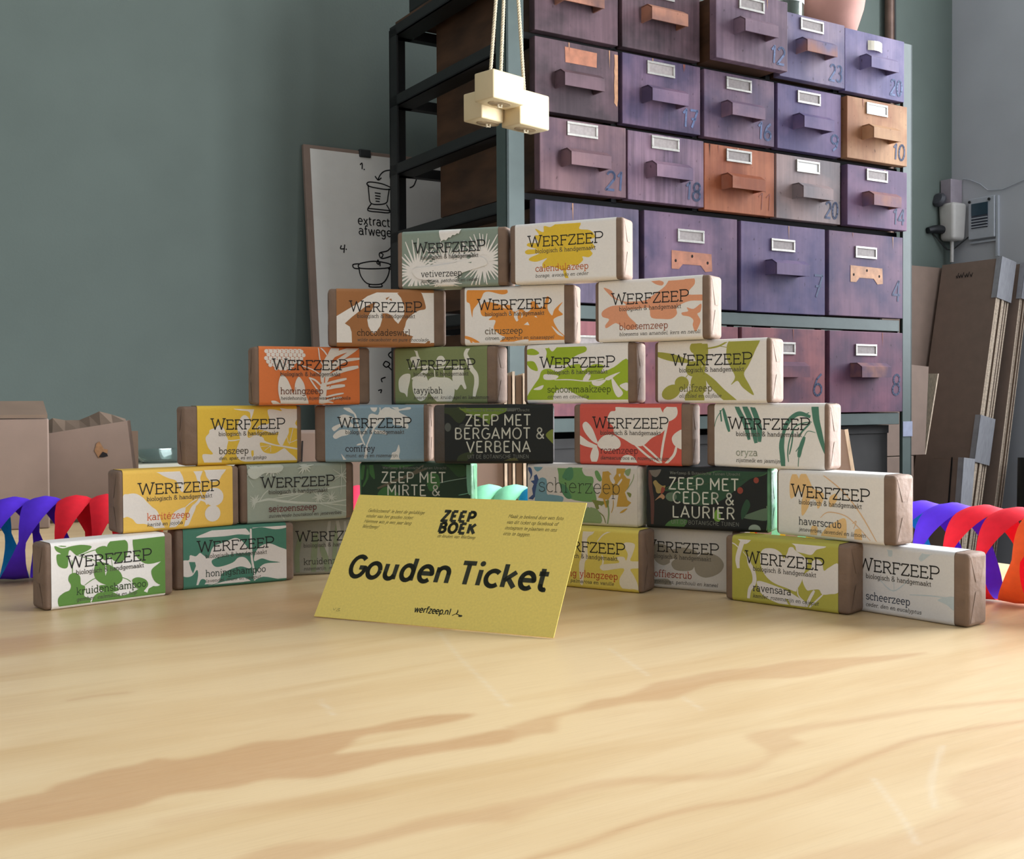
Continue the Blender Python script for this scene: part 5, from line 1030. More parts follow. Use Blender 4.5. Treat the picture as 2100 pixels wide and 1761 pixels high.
    def lines(self, name, sub, name_col, gain, x1=None, sub1=None):
        """the standard label writing"""
        W, H = self.w, self.h
        self.off += 0.00002
        mt, md = ink(TXT, 1.0), ink((92, 86, 78), 1.0)
        # the big slab word, its first and last letters taller
        st, x = [], 0.0
        sc = [1.0, 0.87, 0.87, 0.87, 0.87, 0.87, 0.87, 0.97]
        for ch, s in zip('WERFZEEP', sc):
            adv, a, se = GL[ch]
            for q in a + se:
                st.append([(px * s + x, py * s) for px, py in q])
            x += adv * s + 0.35
        sx = 0.747 * W / (x - 0.35)
        sy = 0.0182 * H
        for q in st:
            self.mb.ribbon([(0.13 * W + px * sx, 0.605 * H + py * sy) for px, py in q], 0.00074, mt, self.pt)
        write(self.mb, 'biologisch & handgemaakt', 0.207 * W, 0.805 * W, 0.495 * H, 0.070 * H, 0.00037, md, self.pt)
        nm = ink(name_col, 1.0)
        sw = text_strokes(name)[1]
        write(self.mb, name, 0.207 * W, 0.207 * W + sw * 0.0068 * W, 0.185 * H, 0.115 * H, 0.00054, nm, self.pt)
        sw = text_strokes(sub)[1]
        write(self.mb, sub, 0.207 * W, 0.207 * W + sw * 0.00375 * W, 0.085 * H, 0.058 * H, 0.00029, md, self.pt, shear=0.2)

    def botanic(self, rows):
        W, H = self.w, self.h
        self.off += 0.00002
        ml, ms = ink((205, 205, 190), 1.0), ink((128, 130, 120), 1.0)
        write(self.mb, 'Werfzeep & Botanische Tuinen Utrecht', 0.20 * W, 0.785 * W, 0.885 * H, 0.046 * H, 0.00024, ms, self.pt, slab=False)
        for (t, a, b_), base in zip(rows, (0.645, 0.418, 0.19)):
            write(self.mb, t, a * W, b_ * W, base * H, 0.182 * H, 0.00092, ml, self.pt, slab=False, track=0.9)
        write(self.mb, 'UIT DE BOTANISCHE TUINEN', 0.212 * W, 0.775 * W, 0.082 * H, 0.062 * H, 0.00026, ms, self.pt, slab=False, track=0.8)


CREAM = (222, 214, 204)
# key: level, x, y, yaw, sleeve from..to, paper colour, art palette, writing, label
SOAPS = [
    ('vetiver', 6, -0.0855, 0.8221, -18.5, 0.05, 0.922, (138, 152, 138), [WHITE, (138, 152, 138)], ('vetiverzeep', 'kurkuma, patchouli en ceder', (70, 70, 64)), 'sage green sleeve with white spiky bursts, left of the topmost pair'),
    ('calendula', 6, -0.0033, 0.7923, -25.3, 0.055, 0.94, WHITE, [(232, 196, 58)], ('calendulazeep', 'borage, avocado en ceder', (214, 118, 62)), 'white sleeve with one big yellow flower, right of the topmost pair'),
    ('citrus', 5, -0.0395, 0.8090, -15.4, 0.049, 0.91, WHITE, [(232, 150, 62), WHITE], ('citruszeep', 'citroen, grapefruit en sinaasappel', (112, 96, 72)), 'white sleeve with orange blossom print, middle of second row from top'),
    ('choco', 5, -0.1336, 0.8081, 10.4, 0.068, 0.895, (166, 112, 66), [WHITE, (166, 112, 66)], ('chocoladeswirl', 'wilde cacaoboter en pure chocolade', (92, 68, 48)), 'brown sleeve with white pods, left in second row from top'),
    ('tayyibah', 4, -0.0908, 0.8341, -23.6, 0.03, 0.915, (128, 138, 90), [(226, 224, 208)], ('tayyibah', 'zwarte peper, kruidnagel en kardemom', (58, 60, 50)), 'olive green sleeve with white hanging fruits and a catkin'),
    ('bloesem', 5, 0.0551, 0.7739, -31.9, 0.04, 0.935, WHITE, [(230, 160, 122)], ('bloesemzeep', 'bloesems van amandel, kers en neroli', (176, 110, 84)), 'white sleeve with salmon pink blossom branch, right in second row from top'),
    ('schoon', 4, 0.0062, 0.7990, -26.4, 0.038, 0.933, WHITE, [(160, 184, 44), WHITE], ('schoonmaakzeep', 'citroen en citronella', (96, 110, 44)), 'white sleeve crowded with lime green leaves'),
    ('olijf', 4, 0.0946, 0.7629, -36.6, 0.038, 0.962, WHITE, [(168, 166, 70)], ('olijfzeep', 'olijfblad en olijfolie', (120, 116, 66)), 'white sleeve with khaki green olives and pointed leaves'),
    ('honing', 4, -0.1846, 0.7910, 22.0, 0.052, 0.905, (214, 116, 58), [CREAM, (214, 116, 58), CREAM], ('honingzeep', 'heidehoning, bijenwas en propolis', (120, 70, 48)), 'orange sleeve with cream honeycomb and heather print'),
    ('bos', 3, -0.2298, 0.7751, 27.9, 0.12, 0.956, (222, 184, 62), [CREAM, (222, 184, 62)], ('boszeep', 'den, spar, es en ginkgo', (96, 88, 72)), 'mustard yellow sleeve with white fan leaves, left end of the third row up'),
    ('comfrey', 3, -0.1465, 0.8194, -3.1, 0.094, 0.946, (132, 158, 170), [(222, 220, 212), (132, 158, 170)], ('comfrey', 'munt, anijs en rozemarijn', (72, 70, 76)), 'blue grey sleeve with a white branching stem'),
    ('seizoen', 2, -0.1940, 0.7896, 28.5, 0.06, 0.925, (160, 168, 152), [(198, 202, 188)], ('seizoenszeep', 'zuiverende houtskool en jeneverbes', (122, 66, 66)), 'grey green sleeve with faint pale twigs and umbels'),
    ('karite', 2, -0.2609, 0.7353, 38.0, 0.04, 0.94, (230, 186, 82), [CREAM], ('karit\u00e9zeep', 'karit\u00e9 en jojoba', (220, 116, 72)), 'warm yellow sleeve with two white round nuts, left in second row up'),
    ('kruidsh', 1, -0.2907, 0.6897, 43.3, 0.05, 0.93, WHITE, [(96, 140, 62), WHITE], ('kruidenshampoo', 'gember, calendula en hop', (62, 84, 46)), 'white sleeve with round mid green leaves, left end of the bottom row'),
    ('honingsh', 1, -0.2322, 0.7622, 31.1, 0.068, 0.93, (74, 128, 106), [(226, 218, 210), (74, 128, 106)], ('honingshampoo', 'lavendel, munt en cajeput', (66, 80, 70)), 'teal green sleeve with large white leaves, second from left in bottom row'),
    ('ylang', 1, 0.0112, 0.7844, -31.0, 0.05, 0.965, (218, 200, 96), [(226, 218, 200)], ('ylang ylangzeep', 'ylang, palmarosa en vanille', (204, 92, 60)), 'yellow green sleeve with pale star flower, cut off by the golden card'),
    ('ravens', 1, 0.1344, 0.7189, -41.8, 0.065, 0.915, (180, 174, 76), [(226, 220, 214), (180, 174, 76)], ('ravensara', 'kamfer, rozemarijn en cajeput', (84, 80, 74)), 'yellowish green sleeve with white catkins, second from right in bottom row'),
    ('scheer', 1, 0.1985, 0.6893, -50.6, 0.06, 0.90, (216, 214, 212), [(190, 202, 206)], ('scheerzeep', 'ceder, den en eucalyptus', (84, 90, 104)), 'white sleeve with very faint blue grey leaves, right end of the bottom row'),
    ('haver', 2, 0.1666, 0.7175, -50.0, 0.03, 0.915, WHITE, [(240, 200, 140), WHITE, (230, 192, 150)], ('haverscrub', 'jeneverbes, lavendel en limoen', (84, 86, 88)), 'white sleeve with peach coloured oat ears, right end of the second row up'),
    ('oryza', 3, 0.1269, 0.7450, -37.6, 0.075, 0.965, WHITE, [(80, 130, 110)], ('oryza', 'rijstmelk en jasmijn', (176, 180, 160)), 'white sleeve with drooping dark green rice ears, right in third row up'),
    ('bergamot', 3, -0.0573, 0.7921, -1.9, 0.09, 0.99, (26, 30, 28), [(104, 128, 46), (26, 30, 28), (50, 60, 34), (120, 132, 52), (88, 88, 50), (82, 86, 80), (54, 58, 54)], [('ZEEP MET', 0.192, 0.798), ('BERGAMOT &', 0.091, 0.922), ('VERBENA', 0.199, 0.795)], 'black sleeve with bright green leaf and pale capitals, third row up'),
    ('rozen', 3, 0.0406, 0.7800, -25.9, 0.06, 0.918, (208, 88, 74), [(230, 222, 212)], ('rozenzeep', 'damascusroos en rozengeranium', (140, 66, 62)), 'red sleeve with white rose print'),
    ('mirte', 2, -0.1150, 0.8250, -9.3, 0.02, 0.985, (34, 56, 38), [(60, 104, 54), (92, 86, 68), (150, 176, 156), (46, 78, 44), (120, 176, 146)], [('ZEEP MET', 0.188, 0.78), ('MIRTE &', 0.238, 0.728)], 'dark green sleeve with grass print, behind the golden card'),
    ('schier', 2, 0.0081, 0.7935, -26.9, 0.01, 0.98, (204, 196, 186), [(204, 196, 186), (110, 148, 158), (58, 78, 118), (106, 148, 88), (76, 126, 88), (184, 144, 58), (204, 196, 186), (130, 150, 104), (118, 124, 62)], None, 'cream sleeve with blue, green and ochre watercolour patches'),
    ('ceder', 2, 0.0881, 0.7575, -26.0, 0.01, 0.97, (24, 28, 27), [(88, 56, 50), (150, 130, 78), (140, 64, 50), (42, 74, 52), (110, 130, 96), (72, 112, 62), (92, 112, 90), (150, 160, 146), (112, 104, 94), (170, 130, 96), (104, 148, 52)], [('ZEEP MET', 0.19, 0.775), ('CEDER &', 0.222, 0.738), ('LAURIER', 0.218, 0.745)], 'black sleeve with dark laurel leaf and reddish stem print'),
    ('koffie', 1, 0.0743, 0.7772, -29.8, 0.06, 0.93, (200, 196, 190), [(150, 142, 126)], ('koffiescrub', 'citroengras, patchouli en kaneel', (176, 92, 76)), 'grey white sleeve with taupe berries, between two yellow green sleeves'),
    ('kruidenz', 1, -0.1764, 0.8222, 14.9, 0.06, 0.93, (140, 138, 124), [(124, 134, 102), (164, 160, 148)], ('kruidenzeep', 'rozemarijn, munt en ', (84, 84, 72)), 'dull grey green sleeve with reeds, cut off by the golden card'),
]
WRAP = {'bergamot': m_kraft_dark, 'mirte': m_wrap_green, 'ceder': m_wrap_green, 'schier': m_wrap_cream}


def body_mesh(seed):
    """kraft wrapped bar: softly rounded box with the folded flaps of the paper on its two ends"""
    rnd = random.Random(seed)
    bm = bmesh.new()
    bmesh.ops.create_cube(bm, size=1)
    for v in bm.verts:
        v.co = Vector((v.co.x * BL_, v.co.y * BD, (v.co.z + 0.5) * BH))
    bmesh.ops.bevel(bm, geom=bm.edges[:], offset=0.0024, segments=3, affect='EDGES', profile=0.5)
    return bm


for si, (key, lev, bx, by, yaw, u0, u1, base, pal, txt, label) in enumerate(SOAPS):
    a = R(yaw)
    c = Vector((bx, by, 0)) + Vector((math.cos(a), math.sin(a), 0)) * BL_ / 2 + Vector((-math.sin(a), math.cos(a), 0)) * BD / 2
    k = MB()
    wm = WRAP.get(key, m_kraft)
    k.bm(body_mesh(si), wm)
    # end flaps: top and bottom triangles folded over the two side folds
    rnd = random.Random(si)
    for s in (-1, 1):
        x = s * (BL_ / 2 + 0.0001)
        xo = s * (BL_ / 2 + 0.0003)
        yy, zt = BD / 2 - 0.0022, BH - 0.0024
        for z0, z1, zm in ((0.0024, 0.0024, 0.0024 + BH * rnd.uniform(0.30, 0.42)), (zt, zt, zt - BH * rnd.uniform(0.3, 0.42))):
            p = [(x, -yy, z0), (x, yy, z1), (xo, yy * 0.35, zm), (xo, -yy * 0.35, zm)]
            k.face(p if (s > 0) == (z0 < BH / 2) else p[::-1], wm)
    o = k.build('soap_bar', smooth=40)
    o.location = (c.x, c.y, (lev - 1) * PITCH_Z + 0.0004)
    o.rotation_euler.z = a
    tag(o, 'soap in ' + label, 'soap bar', 'paper wrapped soap bars in the pile')
    s = Sleeve(u0, u1, base, 1.0)
    s.art(ART[key], pal, 1.0, si)
    if txt is None:
        s.off += 0.00002
        write(s.mb, 'schierzeep', 0.105 * s.w, 0.855 * s.w, 0.535 * s.h, 0.255 * s.h, 0.00042, ink((52, 56, 48), 1.0), s.pt)
    elif isinstance(txt, list):
        s.botanic(txt)
    else:
        s.lines(txt[0], txt[1], txt[2], 1.0)
    so = s.mb.build('sleeve', parent=o)
    so['label'] = 'printed paper sleeve'

# ------------------------------------------------------------------ the golden card
def make_card():
    bl = Vector((-0.1204, 0.6667, 0.0008))
    ex = Vector((0.9100, -0.4147, 0)).normalized()
    back = Vector((-ex.y, ex.x, 0))
    ey = back * math.cos(R(53.26)) + Vector((0, 0, math.sin(R(53.26))))
    ez = ex.cross(ey)
    W, H, T = 0.1545, 0.0854, 0.0005
    M = Matrix((ex, ey, ez)).transposed().to_4x4()
    M.translation = bl
    mg = mat('gold_card_stock', (234, 208, 104), rough=0.48, noise=0.05, scale=700, spec=0.5, bump=0.03, bscale=900)
    mk = ink((44, 46, 28), 1.0)
    ms = ink((96, 88, 48), 1.0)
    k = MB()
    k.box((0, 0, -T), (W, H, 0), mg)

    def fn(x, y):
        return (x / 1000, y / 1000, 0.00006)
    write(k, 'Gouden Ticket', 12.11, 143.43, 27.81, 13.83, 2.95, mk, fn, slab=False, shear=0.0, track=0.7, round_=True)
    write(k, 'ZEEP', 64.10, 86.02, 69.13, 6.75, 2.0, mk, fn, slab=False, shear=0.0, track=1.6)
    write(k, 'BOEK', 64.30, 88.73, 61.16, 6.51, 2.0, mk, fn, slab=False, shear=0.0, track=1.6)
    write(k, 'de keuken van Werfzeep', 64.93, 90.19, 57.66, 2.20, 0.20, ms, fn, shear=0.25)
    for t, x1, y in (('Gefeliciteerd! Je bent de gelukkige', 51.05, 73.03), ('vinder van het gouden ticket.', 44.68, 69.13), ('Hiermee win je een jaar lang', 44.26, 65.31), ('Werfzeep!', 22.34, 61.49)):
        write(k, t, 10.65, x1, y, 2.36, 0.22, ms, fn, shear=0.25)
    for t, x1, y in (('Maak je bekend door een foto', 142.60, 73.12), ('van dit ticket op facebook of', 140.09, 69.21), ('instagram te plaatsen en ons', 140.30, 65.31), ('erin te taggen.', 124.85, 61.40)):
        write(k, t, 107.5, x1, y, 2.36, 0.22, ms, fn, shear=0.25)
    write(k, 'werfzeep.nl', 65.45, 89.04, 8.13, 3.66, 0.66, mk, fn, slab=False, shear=0.0, round_=True)
    k.ribbon(catmull([(90.40, 7.81), (92.28, 8.95), (93.95, 8.78), (95.20, 8.30)], False, 5), 0.45, mk, fn)
    k.ribbon(catmull([(92.59, 8.95), (93.22, 10.25), (92.91, 11.79)], False, 5), [0.3, 0.5, 0.6, 0.7, 0.7, 0.8, 0.7, 0.6, 0.5, 0.35, 0.2], mk, fn)
    k.face([fn(95.6 + 1.3 * math.cos(q * PI / 6) + 0.2 * math.sin(q * PI / 6), 8.0 + 0.65 * math.sin(q * PI / 6)) for q in range(12)], mk)
    mp = ink((150, 138, 84), 1.0)
    k.ribbon([(11.3, 6.2), (12.1, 4.8), (13.2, 6.3)], 0.22, mp, fn)
    k.ribbon(catmull([(14.0, 4.4), (14.6, 6.0), (16.0, 6.3), (15.2, 5.4), (16.3, 4.8), (14.2, 4.4)], False, 4), 0.2, mp, fn)
    root = k.build('golden_ticket')
    root.matrix_world = M
    tag(root, 'golden yellow card printed with large dark lettering, leaning before the soap pile', 'card')
    # folded easel leg behind the card
    p1 = Vector((0.074, 0.066, -T))
    foot = bl + ex * 0.074 + back * 0.076 + Vector((0, 0, 0.0002 - bl.z))
    p3 = M.inverted() @ foot
    p2 = Vector((0.074, 0.026, -T))
    s = MB()
    vs = [p1, p2, p3]
    vs = [v + Vector((-0.0004, 0, 0)) for v in vs] + [v + Vector((0.0004, 0, 0)) for v in vs]
    s.mesh(vs, [(0, 1, 2), (5, 4, 3), (0, 3, 4, 1), (1, 4, 5, 2), (2, 5, 3, 0)], mg)
    s.build('easel_leg', parent=root)


make_card()

# ------------------------------------------------------------------ the paper garland behind the pile
def make_garland():
    path = [(-0.47, 0.800), (-0.40, 0.803), (-0.33, 0.818), (-0.27, 0.848), (-0.20, 0.882), (-0.10, 0.905), (0.0, 0.900), (0.10, 0.868), (0.18, 0.822), (0.235, 0.775), (0.275, 0.735), (0.315, 0.690), (0.36, 0.645), (0.41, 0.600)]
    pts = catmull(path, False, 24)
    S = [0.0]
    for p, q in zip(pts, pts[1:]):
        S.append(S[-1] + math.hypot(q[0] - p[0], q[1] - p[1]))

    def at(s):
        s = min(max(s, 0), S[-1] - 1e-6)
        i = next(j for j in range(len(S) - 1) if S[j + 1] > s)
        t = (s - S[i]) / (S[i + 1] - S[i])
        p, q = Vector((*pts[i], 0)), Vector((*pts[i + 1], 0))
        return p.lerp(q, t), (q - p).normalized()
    adv = 0.0212
    domes = int(S[-1] / adv)
    pal = {'c': (30, 150, 205), 'p': (84, 44, 206), 'r': (226, 32, 50), 'o': (240, 92, 40), 'y': (240, 200, 60), 'm': (150, 235, 190), 'k': (236, 60, 90)}
    names = {'c': 'blue', 'p': 'purple', 'r': 'red', 'o': 'orange', 'y': 'yellow', 'm': 'mint green', 'k': 'pinkish red'}
    base = Vector((-0.02, 0.82, 0))
    root = thing('paper_garland', 'coiled paper garland of blue, purple, red and mint loops lying behind the soap pile', 'garland', Matrix.Translation(base))
    t = 0
    while t < domes:
        ch = GARLAND_COLOURS[t]
        t1 = t
        while t1 < domes and GARLAND_COLOURS[t1] == ch:
            t1 += 1
        k = MB()
        m = mat('garland_paper_' + ch, pal[ch], rough=0.75, noise=0.06, scale=200, spec=0.2)
        n = 36
        for d in range(t, t1):            # each dome is one full turn of a double coil
            rows = []
            for j in range(n + 1):
                th = -PI + 2 * PI * j / n
                s = d * adv + 0.002 + 2 * adv * th / (2 * PI)
                c, tg = at(s)
                side = Vector((tg.y, -tg.x, 0))
                z = math.cos(th)
                r = 0.0295
                w = 0.0050 + 0.0175 * max(0, z) ** 1.1 + 0.0150 * max(0, -z) ** 1.3
                o = c - side * (r * 0.95 * math.sin(th)) + Vector((0, 0, 0.0312 + r * z))
                # run of the strip, so that the ribbon's width lies square to it
                run = (tg * (2 * adv / (2 * PI)) - side * (r * 0.95 * math.cos(th)) + Vector((0, 0, -r * math.sin(th)))).normalized()
                out = (-side * math.sin(th) + Vector((0, 0, z))).normalized()
                wd = run.cross(out).normalized()
                sag = -out * (0.0032 * max(0.0, z) + 0.0003)
                rows.append([o + wd * w / 2 + sag, o + wd * w * 0.3 + sag * 0.3, o + out * 0.0004, o - wd * w * 0.3 + sag * 0.3, o - wd * w / 2 + sag])
            vs = [tuple(p - base) for r_ in rows for p in r_]
            vs = [(x, y, max(z, 0.0006)) for x, y, z in vs]
            fs = [(5 * j + e, 5 * j + e + 1, 5 * j + e + 6, 5 * j + e + 5) for j in range(n) for e in range(4)]
            k.mesh(vs, fs, m)
        ob = k.build('paper_loop', parent=root, smooth=60)
        ob['label'] = names[ch] + ' paper loops'
        t = t1


GARLAND_COLOURS = ('cccccpprrooyymmppkkooymmccpprrooyymmccpprrooyyyy')
make_garland()

# ------------------------------------------------------------------ small cartons at the back of the table
m_carton = mat('corrugated_cardboard', (130, 110, 97), rough=0.75, noise=0.06, scale=30, bump=0.08, bscale=60)
m_carton_in = mat('cardboard_inside', (112, 93, 77), rough=0.8, noise=0.08, scale=30)
m_carton_edge = mat('cardboard_cut_edge', (196, 178, 156), rough=0.85, noise=0.25, scale=250, stretch=(1, 1, 0.3))
m_tape = mat('grey_strapping_tape', (150, 150, 154), rough=0.45, noise=0.12, scale=40, stretch=(1, 1, 6))


def yaw_matrix(x, y, z, deg):
    return Matrix.Translation((x, y, z)) @ Matrix.Rotation(R(deg), 4, 'Z')


# origin: lower right front corner; the carton runs to the left and back
root = thing('closed_carton', 'small closed cardboard carton at the left edge, beside an opened one', 'carton', yaw_matrix(-0.476, 1.1457, 0.0003, 24))
k = MB()
k.box((-0.14, 0, 0), (0, 0.038, 0.112), m_carton, 0.0015)
k.build('body', parent=root)
k = MB()
k.mesh([(-0.14, -0.001, 0.1125), (-0.001, -0.001, 0.1125), (-0.004, 0.040, 0.1265), (-0.14, 0.038, 0.1265), (-0.14, -0.001, 0.116), (-0.001, -0.001, 0.116), (-0.004, 0.040, 0.130), (-0.14, 0.038, 0.130)], [(0, 3, 2, 1), (4, 5, 6, 7), (0, 1, 5, 4), (1, 2, 6, 5), (2, 3, 7, 6), (3, 0, 4, 7)], m_carton_in)
k.build('top_flap', parent=root)

root = thing('torn_carton', 'small opened cardboard carton with torn top and a scuffed hole', 'carton', yaw_matrix(-0.4066, 1.222, 0.0003, 19) @ Matrix.Diagonal((1.05, 1.0, 1.0, 1)))
k = MB()
W_, D_, T_ = 0.108, 0.075, 0.003
# front panel leans a little to the left as it rises; its top edge climbs to the right
tilt = -0.011
fr = [(-W_, 0.0), (0, 0.0), (tilt, 0.1085), (-W_ + tilt, 0.0905)]
k.mesh([(x, 0, z) for x, z in fr] + [(x, T_, z) for x, z in fr], [(0, 1, 2, 3), (7, 6, 5, 4), (0, 4, 5, 1), (1, 5, 6, 2), (2, 6, 7, 3), (3, 7, 4, 0)], m_carton)
k.mesh([(0, 0, 0), (0.0, D_, 0), (tilt, D_, 0.105), (tilt, 0, 0.1085), (-T_, 0, 0), (-T_, D_, 0), (tilt - T_, D_, 0.105), (tilt - T_, 0, 0.1085)], [(0, 1, 2, 3), (7, 6, 5, 4), (0, 4, 5, 1), (1, 5, 6, 2), (2, 6, 7, 3), (3, 7, 4, 0)], m_carton)
k.box((-W_, D_ - T_, 0), (-T_, D_, 0.095), m_carton_in)
k.box((-W_, 0, 0), (-W_ + T_, D_, 0.085), m_carton_in)
k.box((-W_, 0, 0), (0, D_, 0.003), m_carton_in)
k.build('body', parent=root)
k = MB()
rim = [(-W_ - 0.006, 0.095), (-0.098, 0.105), (-0.088, 0.111), (-0.076, 0.1085), (-0.062, 0.1085), (-0.052, 0.113), (-0.042, 0.118), (-0.030, 0.1145), (-0.016, 0.1095)]
n = len(rim)
vs = [(x, 0.050, z) for x, z in rim] + [(x + 0.002, 0.006, 0.0895 + (0.0165 * (i / (n - 1)))) for i, (x, z) in enumerate(rim)]
vs += [(x, y + 0.002, z - 0.002) for x, y, z in vs]
fs = [(i, i + 1, n + i + 1, n + i) for i in range(n - 1)] + [(2 * n + n + i, 2 * n + n + i + 1, 2 * n + i + 1, 2 * n + i) for i in range(n - 1)]
fs += [(i + 1, i, 2 * n + i, 2 * n + i + 1) for i in range(n - 1)]
k.mesh(vs, fs, m_carton_in)
k.build('torn_flap', parent=root)
k = MB()
k.face([(-0.046, -0.0006, 0.076), (-0.044, -0.0006, 0.084), (-0.041, -0.0006, 0.086), (-0.037, -0.0006, 0.078), (-0.033, -0.0006, 0.077), (-0.034, -0.0006, 0.071), (-0.042, -0.0006, 0.068)], mat('scuffed_cardboard', (142, 104, 70), rough=0.85, noise=0.2, scale=300))
k.face([(-0.042, -0.001, 0.069), (-0.038, -0.001, 0.075), (-0.034, -0.001, 0.073), (-0.033, -0.001, 0.070), (-0.037, -0.001, 0.069)], m_hole)
k.build('scuff', parent=root)['label'] = 'dark scuffed hole'

root = thing('low_carton', 'brown cardboard carton with a dark slit seen in the gap between yellow and blue sleeves', 'carton', yaw_matrix(-0.128, 1.10, 0, 6))
k = MB()
k.box((-0.115, 0, 0), (0, 0.08, 0.0985), m_carton, 0.0015)
k.build('body', parent=root)
k = MB()
k.mesh([(-0.0835, -0.0006, 0.03), (-0.0815, -0.0006, 0.03), (-0.0785, -0.0006, 0.090), (-0.0800, -0.0006, 0.090)], [(0, 1, 2, 3)], m_hole)
k.build('slit', parent=root)

root = thing('tall_carton', 'taller brown carton with layered flaps, behind the centre of the pile', 'carton', yaw_matrix(-0.012, 1.20, 0, 4))
k = MB()
k.box((-0.105, 0, 0), (0, 0.09, 0.152), m_carton, 0.0015)
k.build('body', parent=root)
for x0, x1, y0, z1, mm in ((0.0005, 0.0035, -0.004, 0.158, m_carton_edge), (0.0050, 0.0085, 0.004, 0.155, m_carton), (0.0095, 0.0120, -0.002, 0.159, m_carton_edge), (0.0135, 0.0200, 0.006, 0.155, m_carton_in), (0.0210, 0.0240, 0.000, 0.157, m_carton_edge)):
    k = MB()
    k.box((x0, y0, 0), (x1, 0.085, z1), mm)
    k.build('flap', parent=root)

k = MB()
pr = [(0.0, 0.0), (0.118, 0.0), (0.1015, 0.1015), (0.07, 0.105), (0.0, 0.1)]
k.prism(pr, 0.004, m_carton)
k.ribbon([(0.1185, 0.0), (0.102, 0.102)], 0.003, m_carton_edge, lambda x, y: (x, -0.0004, y))
o = k.build('cardboard_sheet')
o.matrix_world = yaw_matrix(0.178, 0.955, 0.0005, -4)
tag(o, 'cut cardboard sheet with a pale slanting edge, behind the rice ear sleeve', 'cardboard')

m_glass = mat('clear_glass', (225, 240, 235), rough=0.04, noise=0.02, trans=0.95)
k = MB()
k.lathe([(0.0, 0.0), (0.075, 0.0), (0.085, 0.012), (0.088, 0.030), (0.085, 0.030), (0.081, 0.014), (0.072, 0.004), (0.0, 0.004)], m_glass, 40)
o = k.build('glass_dish', smooth=40)
o.matrix_world = ROOM @ Matrix.Translation((-0.47, WALL_V - 0.098, -0.0038))
o.scale = (1, 0.35, 0.9)
o.location = ROOM @ Vector((-0.47, WALL_V - 0.036, 0.0046))
tag(o, 'clear glass dish on the cream ledge against the green wall', 'dish')

# ------------------------------------------------------------------ soaps on ropes
m_soap = mat('cream_soap', (212, 192, 152), rough=0.5, noise=0.03, scale=30, spec=0.4)
m_soap_dirty = mat('soap_underside', (168, 146, 112), rough=0.7, noise=0.3, scale=60)
m_rope = mat('cotton_rope', (194, 180, 152), rough=0.85, noise=0.12, scale=300)
HOOK = Vector((-0.006, 1.535, 0.800))


def twisted(k, p, q, r, m, pitch=0.011):
    p, q = Vector(p), Vector(q)
    L = (q - p).length
    n = max(8, int(L / pitch * 8))
    t = (q - p).normalized()
    x = t.cross(Vector((0, 1, 0))).normalized()
    y = t.cross(x)
    for ph in (0, 2 * PI / 3, 4 * PI / 3):
        k.tube([p + (q - p) * (i / n) + (x * math.cos(ph + 2 * PI * i / 8) + y * math.sin(ph + 2 * PI * i / 8)) * r * 0.52 for i in range(n + 1)], r * 0.55, m, 6)


ROPES = [
    ((-0.0261, 1.500, 0.5305), 0.0385, 'cream soap block on a rope, front one of the hanging trio', (0.03, 0.016)),
    ((-0.0429, 1.541, 0.5141), 0.0385, 'cream soap block on a rope, lower left one of the hanging trio', (0.03, 0.017)),
    ((0.0096, 1.552, 0.5084), 0.0485, 'cream soap block on a rope, lower right one of the hanging trio', (0.03, 0.02)),
]
for ((x, y, z), h, label, (rx, ry)), end, blen in zip(ROPES, ((0.0, -0.006, 0.0), (-0.006, 0.003, 0.0), (0.006, 0.004, 0.0)), (0.060, 0.0435, 0.060)):
    root = thing('soap_on_rope', label, 'soap on a rope', yaw_matrix(x, y, z, 46), 'soap blocks hanging on ropes')
    k = MB()
    k.box((0, 0, 0), (blen, 0.037, h), m_soap, 0.0022, seg=3)
    bidx = k.slot(m_soap_dirty)
    k.build('soap_block', parent=root, smooth=40)
    k = MB()
    k.lathe([(0, 0.0002), (0.013, 0.0002), (0.012, -0.0006), (0.006, -0.0012), (0, -0.0012)], m_soap_dirty, 14, Matrix.Translation((0.030, 0.0185, 0)) @ Matrix.Scale(1.5, 4, (1, 0, 0)))
    k.tube([(0.026, 0.017, -0.001), (0.029, 0.020, -0.004), (0.033, 0.018, -0.004), (0.031, 0.016, -0.001)], 0.0016, m_rope, 6)
    k.build('rope_knot', parent=root)
    inv = root.matrix_world.inverted() if False else yaw_matrix(x, y, z, 46).inverted()
    k = MB()
    twisted(k, (rx, ry, h - 0.002), inv @ (HOOK + Vector(end)), 0.0025, m_rope)
    k.build('rope', parent=root)
k = MB()
k.tube([HOOK + Vector((0.008 * math.cos(q), 0, 0.006 + 0.008 * math.sin(q))) for q in [i * PI / 6 - PI * 0.9 for i in range(10)]] + [HOOK + Vector((0, 0, 0.02)), Vector((HOOK.x, HOOK.y, CEIL_Z))], 0.0025, m_dark_steel, 8)
o = k.build('ceiling_hook')
tag(o, 'thin dark hook rod holding the three soap ropes', 'hook')

